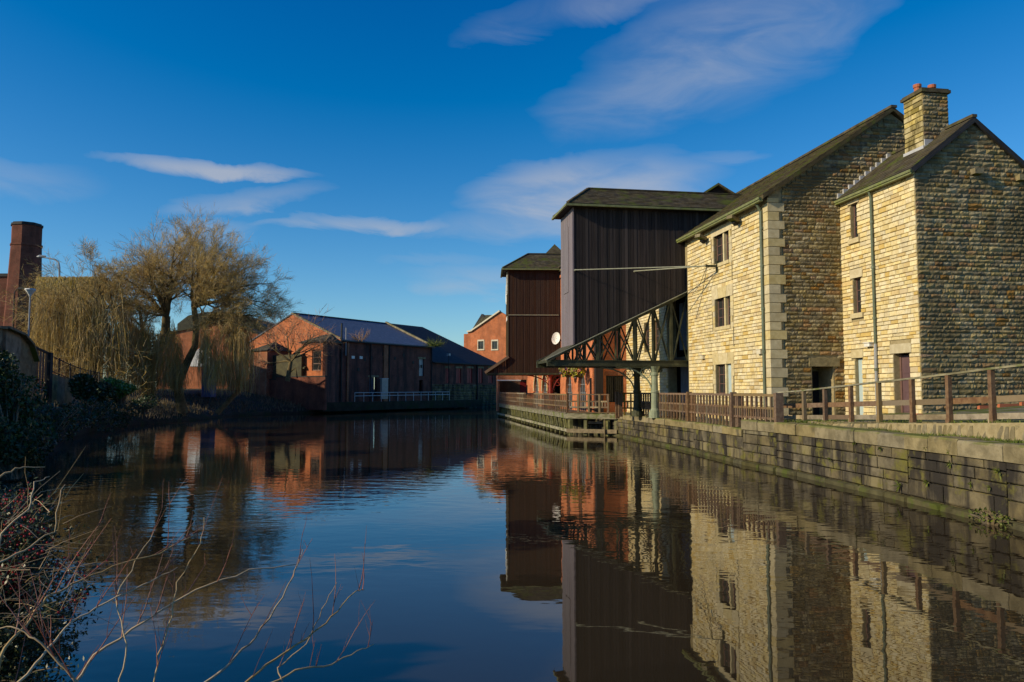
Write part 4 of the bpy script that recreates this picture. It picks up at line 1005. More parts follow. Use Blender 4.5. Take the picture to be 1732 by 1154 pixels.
def annex():
    y = 82; a = at_y(842, 632, y); c = at_y(896, 632, y); w = c[0]-a[0]; fr = Frame(a[:2], (1, .05)); z1 = a[2]; z0 = at_y(842, 642.5, y)[2]
    t = thing('open_brick_shed', (a[0], y, 1.35), 'low brick front with a dark open underside at the far end of the jetty', 'shed')
    MB().box(fr, 0, w*.78, -.3, 0, z0, z1+.6).box(fr, w*.78+.06, w, -.3, 0, z0, z1+.6).build('brick_front', BR, t)
    MB().box(fr, -.1, w*.72, 0, .12, z0-.12, z0).build('white_gutter', MS['white'], t)
    MB().box(fr, 0, w, -5, -4.8, .5, z1).box(fr, 0, .2, -4.8, -.3, .5, z1).build('back_wall', BRD, t)
    MB().box(fr, w*.74, w*.95, -2.6, -2.5, 1.35, 3.7).build('door', MS['red_door'], t)
    MB().box(fr, -.2, w+.2, -5.2, .1, z1+.6, z1+.75).build('roof', MS['slate_dark'], t)
    MB().box(fr, w+.05, w+.35, -.2, .1, 1.35, z1+.4).build('post', MS['red_iron'], t)
    b = MB(); b.box(fr, w+.0, w+.4, .12, .16, 1.6, 3.0); b.build('notice', MS['white'], t)
annex()

# ------------------------------------------------------------------ jetty
J0 = at_z(958, 735.5, 0); J1 = at_z(840, 703.5, 0); JL = hypot(J1[0]-J0[0], J1[1]-J0[1])
FJ = Frame(J1[:2], (J0[0]-J1[0], J0[1]-J1[1]))     # outer edge, s=0 far end, s=JL near corner
JE = at_z(1043, 737.8, 0); FE = Frame(J0[:2], (JE[0]-J0[0], JE[1]-J0[1])); EL = hypot(JE[0]-J0[0], JE[1]-J0[1])
def jetty():
    t = thing('timber_jetty', (J0[0], J0[1], 0), 'long mossy timber jetty on short piles along the far quay', 'jetty')
    MB().box(FJ, 0, JL, -.12, 0, 1.02, 1.34).build('fascia_beam', MS['jetty'], t); MB().box(FE, 0, EL, -.12, 0, 1.02, 1.34).build('fascia_beam', MS['jetty'], t)
    MB().box(FJ, 0, JL, -.14, -.02, .18, .36).build('lower_beam', MS['jetty'], t); MB().box(FE, 0, EL, -.14, -.02, .14, .38).build('lower_beam', MS['rail_pale'], t)
    MB().box(FE, 1.0, EL-.5, -1.0, -.9, .68, .82).build('cross_beam', MS['rail_pale'], t)
    n = 24; 
    for i in range(n+1):
        s = JL*i/n
        MB().box(FJ, s-.1, s+.1, -.40, -.18, -1.0, 1.02).build('pile', MS['pile'], t)
        if i < n and i > n-18:
            d = JL/n
            MB().beam(FJ.pt(s+.12, -.1, .95), FJ.pt(s+d*.45, -.1, .40), .07, .09).build('brace', MS['pile'], t)
            MB().beam(FJ.pt(s+d*.5, -.1, .98), FJ.pt(s+d*.86, -.1, .40), .07, .09).build('brace', MS['pile'], t)
    for s in (.12, 1.2, 2.5, EL-.6, EL-.1): MB().box(FE, s-.1, s+.1, -.35, -.16, -1.0, 1.02).build('pile', MS['pile'], t)
    MB().tube([FE.pt(2.55, .05, 1.0), FE.pt(2.55, .06, -.5)], .05, 6).build('pile', MS['dead'], t)
    # deck boards run across the jetty
    s = 0.02; k = 0; st = MB()
    while s < JL-.05:
        y = FJ.pt(s, 0, 0)[1]; x0 = FJ.pt(s, 0, 0)[0]; wd = min(max(.5, quay_x(y)-x0+.3), 6.5) if y > 50.3 else quay_x(y)-x0+.1
        j = R.uniform(-.01, .01)
        if JL-s < 12: MB().box(FJ, s, s+.19, -wd, .04+j*2, 1.345, 1.39+j*.3).build('deck_board', MS['deck'], t)
        else: st.box(FJ, s, s+.19, -wd, .04+j*2, 1.345, 1.39+j*.3)
        s += .2
    st.build('deck_boarding', MS['deck'], t, kind='stuff')
    MB().box(FE, .1, EL+.05, -.10, .03, 1.392, 1.43).build('edge_board', MS['rail_pale'], t)
jetty()
def lattice(t, fr, posts, n, zb, H, mats, post_m, bal=.40, pw=.10, ph=.06):
    """posts, three rails, and balusters that alternate full height and short"""
    for s in posts: MB().box(fr, s-pw/2, s+pw/2, n-pw/2, n+pw/2, zb-.02, zb+H+ph).build('post', post_m, t)
    for i, (a, c) in enumerate(zip(posts, posts[1:])):
        m = mats[i % len(mats)]; a += pw/2+.005; c -= pw/2+.005
        for z, h in ((H-.09, .09), (H*.60-.035, .08), (H*.32-.035, .08)):
            MB().box(fr, a, c, n-.03, n+.035, zb+z, zb+z+h).build('rail', m, t)
        k = max(2, round((c-a)/bal)); d = (c-a)/k
        for j in range(1, k): MB().box(fr, a+d*j-.035, a+d*j+.035, n-.025, n+.055, zb+.01, zb+H-.09).build('baluster', m, t)
        for j in range(k): 
            x = a+d*(j+.5); MB().box(fr, x-.03, x+.03, n-.02, n+.05, zb+H*.32+.045, zb+H*.60-.035).build('short_baluster', m, t)
def railings():
    t = thing('jetty_railing', (J0[0], J0[1], 1.39), 'brown timber lattice railing along the outer edge and end of the jetty', 'railing')
    posts = sorted(FJ.hit(px, 680, -.1)[0] for px in (845.5, 862, 874.5, 887.5, 903, 921, 940.5)) + [JL-.12]
    lattice(t, FJ, posts, -.10, 1.39, 1.17, [MS['rail'], MS['rail'], MS['rail_pale'], MS['rail'], MS['rail_pale'], MS['rail']], MS['rail'], .62, .12)
    e = [.12]+[FE.hit(px, 680, -.1)[0] for px in (978, 996, 1014, 1028.5)]
    for s in e[1:]: MB().box(FE, s-.06, s+.06, -.16, -.04, 1.37, 2.56).build('post', MS['rail'], t)
    for z, h, m in ((1.10, .07, 'rail'), (.66, .09, 'rail_pale'), (.30, .09, 'rail_pale')):
        for a, c in zip(e, e[1:]): MB().box(FE, a+.065, c-.065, -.13, -.07, 1.39+z, 1.39+z+h).build('rail', MS[m], t)
    for a, c in zip(e, e[1:]):
        for f in (.33, .66): x = a+(c-a)*f; MB().box(FE, x-.03, x+.03, -.12, -.075, 1.39+.395, 1.39+.655).build('short_baluster', MS['rail_pale'], t)
    # railing along the stone quay
    FQ1 = Frame((7.5, 40.4), (8.24-7.5, 35.0-40.4)); off = -.18
    sA = Frame((6.5, 47.2), (1.0, -6.8))
    def onquay(px):
        for (a, b) in zip(QUAY[5:9], QUAY[6:9]):
            fr = Frame(b, (a[0]-b[0], a[1]-b[1])); L = hypot(a[0]-b[0], a[1]-b[1]); s = fr.hit(px, 690, off)[0]
            if -.05 <= s <= L+.05: return fr, s
        return None
    t2 = thing('quay_railing', at_z(1167, 713, 1.35), 'dark brown timber lattice railing with thick posts on the low stone quay', 'railing')
    P = [1045, 1078, 1109, 1167, 1242, 1314.5]
    pts = []
    for px in P:
        q = onquay(px)
        if q is None: q = (Frame(QUAY[5], (.47, -2.33)), Frame(QUAY[5], (.47, -2.33)).hit(px, 690, off)[0])
        pts.append(q[0].pt(q[1], off, 0))
    for i, (a, c) in enumerate(zip(pts, pts[1:])):
        L = hypot(c[0]-a[0], c[1]-a[1]); fr = Frame(a[:2], (c[0]-a[0], c[1]-a[1])); H = 1.30
        m = (MS['rail_yellow'], MS['rail'], MS['rail'], MS['rail'], MS['rail'])[i]
        lattice(t2, fr, [.0, L], 0, 1.36, H, [m], m, .40, .02)
    for i, p in enumerate(pts):
        fr = Frame(p[:2], (.13, -1)); zb = 1.36 if i < 5 else 1.66
        if i == 5: MB().box(fr, -.02, .16, -.16, .12, 1.3, 2.70).build('thick_post', MS['rail'], t2, label='corner post where the lattice railing meets the ramp fence'); continue
        MB().box(fr, -.11, .02, -.10, .13, 1.2, 1.36+1.36 if i < 5 else 2.70).box(fr, .08, .20, -.22, 0, 1.3, 2.66).build('thick_post', MS['rail'], t2)
    # plain three-rail fence climbing beside the ramp
    t3 = thing('ramp_fence', at_z(1316, 712, 1.66), 'plain three rail timber fence climbing the ramp in front of the stone house', 'fence')
    px = [1316.5, 1360.5, 1396, 1440, 1487.5, 1544, 1606, 1679]; S = [FN.hit(x, 700, -.1)[0] for x in px]
    S += [S[-1]+2.1, S[-1]+4.3, S[-1]+6.6]
    def gz(s): p = FN.pt(s, 0, 0); return ground_z(p[0], p[1])
    tops = {}
    for i, s in enumerate(S):
        h = min(1.05+.032*max(0, i-1)*1.1, 1.30) if i else 1.03
        tops[i] = gz(s)+h
        MB().box(FN, s-.055, s+.055, -.155, -.045, gz(s)-.06, tops[i]).build('post', MS['rail'], t3)
        MB().box(FN, s-.10, s-.052, -.15, -.05, gz(s)-.05, gz(s)+.12).build('post_shoe', MS['rail_pale'], t3)
    for i, (a, c) in enumerate(zip(S, S[1:])):
        ga, gc = gz(a), gz(c)
        MB().beam(FN.pt(a, -.10, tops[i]+.02), FN.pt(c-.002, -.10, tops[i+1]+.02), .11, .05).build('top_rail', MS['jetty'], t3)
        for (z, h) in ((.56, .15), (.16, .14)):
            MB().beam(FN.pt(a+.02, -.19, ga+z), FN.pt(c+.01, -.19, gc+z), .04, h).build('rail', MS['rail'] if z > .3 else MS['rail_pale'], t3)
railings()

# ------------------------------------------------------------------ far left bank: old brick warehouses
KC = at_y(577, 600, 98.5); FL = Frame(KC[:2], WD); GL = Frame(KC[:2], (WD[1], -WD[0]))
def gable_roof(t, fr, L, HWd, ez, rz, ov, m, gm, th=.15, hip_far=0.0, name='roof'):
    """roof over a building whose gable lies in fr (s from -2*HWd to 0) and that runs back L"""
    r = MB(); f = lambda s, n, z: fr.pt(s, n, z)
    sl = (rz-ez)/HWd; rb = -L+hip_far
    r.hexa([f(ov, .12, ez-ov*sl), f(-HWd, .12, rz), f(-HWd, rb, rz), f(ov, -L-ov*(hip_far > 0), ez-ov*sl), f(ov, .12, ez-ov*sl+th), f(-HWd, .12, rz+th), f(-HWd, rb, rz+th), f(ov, -L-ov*(hip_far > 0), ez-ov*sl+th)])
    r.hexa([f(-2*HWd-ov, .12, ez-ov*sl), f(-HWd, .12, rz), f(-HWd, rb, rz), f(-2*HWd-ov, -L, ez-ov*sl), f(-2*HWd-ov, .12, ez-ov*sl+th), f(-HWd, .12, rz+th), f(-HWd, rb, rz+th), f(-2*HWd-ov, -L, ez-ov*sl+th)])
    if hip_far: r.plate([f(ov, -L-ov, ez-ov*sl), f(-HWd, rb, rz), f(-2*HWd-ov, -L-ov, ez-ov*sl)], (0, 0, th))
    return r.build(name, m, t)
def gable_tri(b, fr, HWd, ez, rz, n0, n1):
    b.add([fr.pt(0, n1, ez), fr.pt(-2*HWd, n1, ez), fr.pt(-HWd, n1, rz), fr.pt(0, n0, ez), fr.pt(-2*HWd, n0, ez), fr.pt(-HWd, n0, rz)], [(0, 1, 2), (3, 5, 4), (0, 2, 5, 3), (1, 4, 5, 2)])
L1 = FL.hit(731, 640)[0]; L2e = FL.hit(841, 640)[0]
EZ1 = FL.hit(577, 575)[1]; HW1 = -GL.hit(494, 560)[0]; RZ1 = GL.hit(494, 532)[1]
def canal_sheds():
    t = thing('long_brick_shed', KC, 'long brick warehouse with shade-darkened wall, blue slate roof and sunlit orange gable across the water', 'warehouse')
    def r4(x0, y0, x1, y1): a = FL.hit(x0, y0); c = FL.hit(x1, y1); return (a[0], c[0], c[1], a[1])
    door = r4(625, 638, 637, 670); win = r4(709, 607, 717, 636); door2 = r4(709, 643, 715, 668); holes = [door, win, door2]
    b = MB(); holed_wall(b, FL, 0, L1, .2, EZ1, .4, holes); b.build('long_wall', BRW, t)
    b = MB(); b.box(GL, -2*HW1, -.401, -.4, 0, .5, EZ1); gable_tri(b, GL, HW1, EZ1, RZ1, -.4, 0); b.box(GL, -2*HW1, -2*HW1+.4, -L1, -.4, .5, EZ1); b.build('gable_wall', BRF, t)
    rf = gable_roof(t, GL, L1-.2, HW1, EZ1, RZ1, .3, MS['slate_blue'], None)
    b = MB()
    for k in range(28):   # rough verge stones along the gable
        f0, f1 = k/28, (k+.9)/28
        b.beam(GL.pt(-HW1*f0, .1, EZ1+.2+(RZ1-EZ1)*f0), GL.pt(-HW1*f1, .1, EZ1+.2+(RZ1-EZ1)*f1), .3, .16)
    b.build('verge', MS['stone_rock'], t)
    b = MB(); b.box(GL, -HW1-.15, -HW1+.15, -L1, 0, RZ1+.12, RZ1+.26); b.build('ridge', MS['slate_dark'], rf)
    b = MB(); b.box(FL, 0, L1, .25, .40, EZ1-.22, EZ1-.08); b.build('gutter', MS['wire'], t)
    for q, m, nn in ((door, MS['tarp'], -.5), (win, MS['grey_metal'], -.2), (door2, MS['dark'], -.5)): MB().box(FL, q[0], q[1], nn-.1, nn, q[2], q[3]).build('door' if q is not win else 'window', m, t)
    for q in (door, win): MB().box(FL, q[0]-.3, q[1]+.3, -.1, .06, q[3], q[3]+.25).build('lintel', MS['coping'], t)
    # pale brick piers and pipes
    for (x0, x1, y1) in ((648, 655, 584), (586, 589, 580)): a = FL.hit(x0, 600)[0]; c = FL.hit(x1, 600)[0]; MB().box(FL, a, c, 0, .18, .3, EZ1-.3).build('brick_pier', BRD, t)
    for px in (657.5, 626, 729): s = FL.hit(px, 600)[0]; MB().tube([FL.pt(s, .15, EZ1-.2), FL.pt(s, .15, .5)], .09, 6).build('downpipe', MS['wire'], t)
    s = FL.hit(575.5, 600)[0]; MB().tube([FL.pt(s, .2, .5), FL.pt(s, .2, FL.hit(575, 547)[1])], .12, 6).build('vent_pipe', MS['wire'], t)
    MB().tube([FL.pt(s+.8, .2, EZ1-2), FL.pt(s+.8, .2, EZ1+1.6)], .07, 6).build('vent_pipe', MS['grey_metal'], t)
    for (px, py) in ((597, 604.5), (610.5, 605)): s, z = FL.hit(px, py); MB().box(FL, s-.28, s+.28, .02, .05, z-.18, z+.18).build('sign', MS['white'], t)
    for k in range(9): s, z = FL.hit(604+k*13.5+R.uniform(-4, 4), 605+R.uniform(-8, 22)); MB().box(FL, s-.18, s+.18, .005, .06, z-.22, z+.22).build('tie_plate', MS['wire'], t)
    t2 = thing('brick_shed', FL.pt(L1, 0, 1), 'lower brick warehouse with dark roof, dark red shutters and a rough stone base', 'warehouse')
    ez = FL.hit(735, 612)[1]; sb = FL.hit(735, 650)[1]; LL = L2e-L1
    b = MB(); sh = [(lambda a, c: (a[0], c[0], c[1], a[1]))(FL.hit(x, 623), FL.hit(x+w, 648)) for x, w in ((754, 6), (772, 8), (790.5, 8.5), (808, 8.5), (826, 7.5))]
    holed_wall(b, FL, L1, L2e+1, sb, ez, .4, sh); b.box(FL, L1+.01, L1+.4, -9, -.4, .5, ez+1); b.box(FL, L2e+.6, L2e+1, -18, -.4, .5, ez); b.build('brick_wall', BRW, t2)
    for q in sh:
        d = MB().box(FL, q[0], q[1], -.25, -.15, q[2], q[3]).build('shutter', MS['red_door'], t2)
        MB().box(FL, q[0]-.2, q[1]+.2, -.1, .05, q[3], q[3]+.3).build('lintel', MS['coping'], t2); MB().box(FL, (q[0]+q[1])/2-.03, (q[0]+q[1])/2+.03, -.15, -.12, q[2], q[3]).build('batten', MS['dark'], d)
    st = lay(FL, L1, L2e+12, -.2, sb, (.3, .45), (.45, 1.0), .12, 'rock', MS['quay'], rr=random.Random(77))
    MB().box(FL, L1, L2e+12, -.5, -.02, -.5, sb).build('base_core', MS['mortar'], t2)
    place_stones(st, t2, 'stone', 60)
    fr2 = Frame(GL.pt(0, -L1, 0)[:2], GL.D)
    rf = gable_roof(t2, fr2, LL+.8, HW1, ez, RZ1+.1, .35, MS['slate_dark'], None, hip_far=9.5)
    b = MB(); p0 = FL.pt(L1-.05, .3, ez); ap = fr2.pt(-HW1, 0, RZ1+.35)
    b.beam(fr2.pt(.0, .15, EZ1+.25), ap, .4, .25); b.build('verge', MS['coping'], t2)
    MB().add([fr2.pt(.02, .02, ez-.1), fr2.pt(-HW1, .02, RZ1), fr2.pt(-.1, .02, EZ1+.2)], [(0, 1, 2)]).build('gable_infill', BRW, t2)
    MB().box(FL, L1, L2e, .34, .48, ez-.2, ez-.07).build('gutter', MS['wire'], t2)
    s = FL.hit(806, 640)[0]; MB().tube([FL.pt(s, .18, ez-.1), FL.pt(s, .18, .3)], .14, 6).build('downpipe', MS['wire'], t2)
    # annexe with hipped roof in front of the gable
    a = at_y(550, 600, 93.6); fa = Frame(a[:2], GL.D); t3 = thing('brick_annexe', a, 'small brick annexe with hipped slate roof and tall dark window before the orange gable', 'outbuilding')
    ez = fa.hit(549, 578)[1]; w = -fa.hit(508, 600)[0]; q0 = fa.hit(528, 593); q1 = fa.hit(543, 627); wn = (q0[0], q1[0], q1[1], q0[1])
    b = MB(); holed_wall(b, fa, -w, 0, .8, ez, .35, [wn]); b.box(fa, -w, -w+.35, -5.5, -.35, .8, ez); b.build('brick_wall', BRF, t3)
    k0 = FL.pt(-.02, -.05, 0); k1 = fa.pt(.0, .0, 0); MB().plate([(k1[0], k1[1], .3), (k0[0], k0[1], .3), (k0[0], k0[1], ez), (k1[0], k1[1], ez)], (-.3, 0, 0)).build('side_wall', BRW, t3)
    window(t3, fa, wn[0], wn[1], wn[2], wn[3], 1, 3, MS['frame_brown'], n=-.1, bar=.10, fw=.12)
    rz = fa.hit(540, 563)[1]; b = MB(); c = [fa.pt(.3, .3, ez), fa.pt(-w-.3, .3, ez), fa.pt(-w-.3, -6, ez), (KC[0]+.3, KC[1]+.2, ez)]; p = fa.pt(-w*.35, -2.6, rz); p2 = fa.pt(-w*.65, -2.6, rz)
    b.add(c+[p, p2], [(0, 1, 5, 4), (1, 2, 5), (2, 3, 4, 5), (3, 0, 4), (3, 2, 1, 0)]); b.build('roof', MS['slate_brown'], t3)
    a = at_y(452, 600, 97); fb = Frame(a[:2], GL.D); t4 = thing('brick_lodge', a, 'low brick outbuilding with dark hipped roof and dark side wall beside the small tree', 'outbuilding')
    ez = fb.hit(451, 593)[1]; w = -fb.hit(423, 600)[0]; rz = fb.hit(445, 577)[1]
    MB().box(fb, -w, 0, -4, 0, .8, ez).build('brick_wall', BRD, t4)
    MB().box(fb, .01, 5.2, -1.4, -.9, 1, fb.hit(470, 600)[1]).build('dark_side', MS['slate_brown'], t4)
    c = [fb.pt(.25, .25, ez), fb.pt(-w-.25, .25, ez), fb.pt(-w-.25, -4.2, ez), fb.pt(.25, -4.2, ez)]; p = fb.pt(-w*.3, -2, rz)
    MB().add(c+[p], [(0, 1, 4), (1, 2, 4), (2, 3, 4), (3, 0, 4)]).build('roof', MS['slate_brown'], t4)
    e2 = fb.hit(455, 578)[1]
    MB().hexa([fb.pt(.02, -1.5, fb.hit(455, 624)[1]), fb.pt(5.6, -1.0, fb.hit(484, 624)[1]), fb.pt(5.0, -6, e2-.2), fb.pt(.02, -6, e2-.2), fb.pt(.02, -1.5, fb.hit(455, 624)[1]+.15), fb.pt(5.6, -1.0, fb.hit(484, 624)[1]+.15), fb.pt(5.0, -6, e2), fb.pt(.02, -6, e2)]).build('lean_roof', MS['slate_brown'], t4)
    a = at_y(546, 640, 92.4); fw = Frame(a[:2], GL.D); t5 = thing('boundary_wall', a, 'long dark red brick boundary wall in shade along the towpath', 'wall')
    z1 = fw.hit(500, 638)[1]; z2 = fw.hit(440, 643)[1]; w1 = -fw.hit(467, 640)[0]; w2 = -fw.hit(420, 640)[0]
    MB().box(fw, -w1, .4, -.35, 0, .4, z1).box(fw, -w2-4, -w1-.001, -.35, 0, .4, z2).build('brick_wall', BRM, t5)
    MB().box(fw, -w1, .4, -.4, .05, z1, z1+.12).box(fw, -w2-4, -w1-.001, -.4, .05, z2, z2+.12).build('coping', MS['slate_dark'], t5)
    a = at_y(515, 640, 98.5); t6 = thing('low_garage', a, 'low sunlit brick garage row with pale doors just over the boundary wall', 'garage')
    fg = Frame(a[:2], GL.D); z1 = fg.hit(480, 630.5)[1]; w = -fg.hit(418, 640)[0]
    MB().box(fg, -w, 0, -3, 0, 1, z1).build('brick_wall', BRF, t6)
    for (x0, x1, y0, y1) in ((475, 497, 630.8, 641), (426, 431, 633, 643), (420, 425, 622, 628), (433, 437, 622, 629)):
        p, q = fg.hit(x0, y1), fg.hit(x1, y0); MB().box(fg, p[0], q[0], .01, .08, p[1], q[1]).build('door', MS['white'], t6)
    MB().box(fg, -w, 0, -3.1, .1, z1, z1+.12).build('roof', MS['slate_brown'], t6)
canal_sheds()
def standing_bits():
    a = FL.hit(646, 660, 1.2); c = FL.hit(656.5, 660, 1.2); z0 = FL.hit(650, 675, 1.2)[1]; z1 = FL.hit(650, 641, 1.2)[1]
    o = thing('standing_board', FL.pt(a[0], 1.2, z0), 'tall pale beige cabinet standing on the far towpath before the long shade-darkened shed', 'cabinet')
    MB().box(FL, a[0], c[0], .9, 1.2, z0, z1).build('cabinet_body', MS['plastic'], o); MB().box(FL, a[0]-.05, c[0]+.05, .85, 1.25, z1, z1+.08).build('cabinet_top', MS['rail_white'], o)
    t = thing('handrail', FL.pt(8, 1.6, .8), 'pale two rail handrail along the far towpath', 'handrail')
    s0 = FL.hit(600, 668, 1.6)[0]; s1 = FL.hit(760, 668, 1.6)[0]; n = 12
    for z in (664.5, 670): MB().tube([FL.pt(s0, 1.6, FL.hit(600, z, 1.6)[1]), FL.pt(s1, 1.6, FL.hit(760, 663+(z-664.5)*.8, 1.6)[1])], .04, 5).build('rail', MS['rail_white'], t)
    for i in range(n+1): s = s0+(s1-s0)*i/n; MB().tube([FL.pt(s, 1.6, .3), FL.pt(s, 1.6, FL.hit(600, 664.5, 1.6)[1])], .035, 5).build('post', MS['rail_white'], t)
    MB().box(FL, s0-6, s1+8, .7, 2.2, .2, FL.hit(600, 680, 1.6)[1]).build('towpath_edge', MS['bank'], kind='structure')  # near-black earth colour paints the shade over the towpath edge
    s, z = FL.hit(759, 602, .9); t = thing('wall_lamp', FL.pt(s, .9, .8), 'thin lamp post with a small pale lantern before the red shutters', 'lamp post')
    MB().tube([FL.pt(s, .9, .5), FL.pt(s, .9, z)], .06, 6).build('post', MS['wire'], t); MB().box(FL, s-.22, s+.22, .7, 1.1, z, z+.35).build('lantern', MS['grey_metal'], t)
standing_bits()

def far_orange():
    Y = 150.0; a = at_y(791, 620, Y); f = Frame(a[:2], (.9, -.43)); zb = 1.0
    t = thing('gabled_brick_block', a, 'clean orange brick block with pale coping and two small arched windows, far beyond the sheds', 'building')
    p0 = f.hit(791, 562); p1 = f.hit(797, 561); p2 = f.hit(846, 527)
    w = 2*(p2[0]-p0[0]); ws = []
    for x in (813.5, 837): q0 = f.hit(x-4.5, 577.5); q1 = f.hit(x+4.5, 590.5); ws.append((q0[0], q1[0], q1[1], q0[1]))
    b = MB(); holed_wall(b, f, 0, w, zb, p0[1], .4, ws)
    b.plate([f.pt(0, -.4, p0[1]), f.pt(w, -.4, p0[1]), f.pt(w-p1[0], -.4, p1[1]), f.pt(p2[0], -.4, p2[1]), f.pt(p1[0], -.4, p1[1])], (f.N[0]*.4, f.N[1]*.4, 0))
    fs = Frame(f.pt(0, 0, 0)[:2], (-f.N[0], -f.N[1])); 
    b.box(f, -1.1, -.001, -14, -.4, zb, p0[1]-.3); b.box(f, 0, .4, -20, -.4, zb, p0[1]); b.build('brick_wall', BRF, t)
    for (p, q) in ((p0, p1), (p1, p2)): MB().beam(f.pt(p[0], .0, p[1]+.1), f.pt(q[0], .0, q[1]+.1), .7, .28).build('coping', MS['cream'], t)
    for k in ws:
        window(t, f, k[0], k[1], k[2], k[3], 2, 3, MS['wire'], n=-.15, bar=.07, fw=.1)
        MB().box(f, k[0]-.15, k[1]+.15, 0, .08, k[3], k[3]+.3).box(f, k[0]-.2, k[1]+.2, 0, .12, k[2]-.25, k[2]).box(f, k[0]-.16, k[0]-.01, 0, .06, k[2], k[3]).box(f, k[1]+.01, k[1]+.16, 0, .06, k[2], k[3]).build('window_surround', MS['cream'], t)
    g0 = f.hit(786, 562); g1 = f.hit(803, 533); g2 = f.hit(830, 536)
    MB().plate([f.pt(g0[0]-.2, -4, g0[1]), f.pt(g1[0], -4, g1[1]+.1), f.pt(g2[0]+8, -4, g2[1]+.2), f.pt(g2[0]+8, -1, p0[1]), f.pt(g0[0]+.6, -1, g0[1]-.1)], (0, 0, .25)).build('roof', MS['slate_brown'], t)
    MB().beam(f.pt(g0[0]-.3, -4, g0[1]), f.pt(g1[0], -4, g1[1]+.3), .9, .9).build('verge', MS['slate_dark'], t)
far_orange()
def back_gables():
    Y = 118; a = at_y(441, 600, Y); c = at_y(266, 600, Y); p = at_y(378, 544, Y); ez = at_y(441, 568, Y)[2]
    f = Frame(c[:2], (1, .02)); w = a[0]-c[0]; t = thing('gabled_brick_house', c, 'red brick gable with a white painted patch behind the willow branches', 'building')
    m = f.hit(378, 560)[0]
    MB().plate([f.pt(0, 0, 1), f.pt(w, 0, 1), f.pt(w, 0, ez), f.pt(m, 0, p[2]), f.pt(0, 0, ez)], (0, .4, 0)).build('gable_wall', BRF, t)
    MB().hexa([f.pt(w+.3, .2, ez-.1), f.pt(m, .2, p[2]), f.pt(m, -12, p[2]), f.pt(w+.3, -12, ez-.1), f.pt(w+.3, .2, ez+.15), f.pt(m, .2, p[2]+.25), f.pt(m, -12, p[2]+.25), f.pt(w+.3, -12, ez+.15)]).hexa([f.pt(-.3, .2, ez-.1), f.pt(m, .2, p[2]), f.pt(m, -12, p[2]), f.pt(-.3, -12, ez-.1), f.pt(-.3, .2, ez+.15), f.pt(m, .2, p[2]+.25), f.pt(m, -12, p[2]+.25), f.pt(-.3, -12, ez+.15)]).build('roof', MS['slate_brown'], t)
    q = [f.hit(x, y) for x, y in ((322, 620), (357, 620), (357, 600), (340, 588), (322, 600))]
    MB().plate([f.pt(s, .03, z) for s, z in q], (0, -.05, 0)).build('white_patch', MS['white'], t)
    Y2 = 136; t = thing('curved_roof_hall', at_y(380, 600, Y2), 'large hall with a dark rounded roof rising behind the red gable', 'building')
    pts = [(296, 575), (300, 548), (318, 534), (345, 528), (380, 527), (405, 531), (430, 541), (455, 556), (470, 575)]
    P = [at_y(x, y, Y2) for x, y in pts]; P = [(P[0][0], Y2, 1)]+P[1:-1]+[(P[-1][0], Y2, 1)]
    MB().plate(P, (0, 30, 0)).build('roof_shell', MS['slate_brown'], t)
    t = thing('blue_container', at_y(346, 640, 88), 'small blue painted shed half hidden by hanging willow twigs', 'shed')
    a = at_y(338, 655, 88); f = Frame(a[:2], (1, 0)); MB().box(f, .2, 1.3, -1.5, 0, 2.0, at_y(338, 622, 88)[2]).build('shed_body', flat('blue_paint', (.09, .11, .22)), t)
    MB().plate([f.pt(.15, .2, at_y(338, 622, 88)[2]), f.pt(1.35, .2, at_y(338, 622, 88)[2]), f.pt(.75, .2, at_y(338, 616, 88)[2])], (0, 1.8, 0)).build('roof', MS['slate_dark'], t)
    t = thing('low_dark_hall', at_y(450, 600, 150), 'low dark roofed building between the hall and the orange gable', 'building')
    a = at_y(440, 556, 150); c = at_y(480, 560, 150); MB().plate([(a[0], 150, 1), (c[0]+6, 150, 1), (c[0]+6, 150, a[2]-.6), (a[0]+2, 150, a[2]), (a[0]-3, 150, a[2]-.8)], (0, 8, 0)).build('roof_mass', MS['slate_dark'], t)
back_gables()
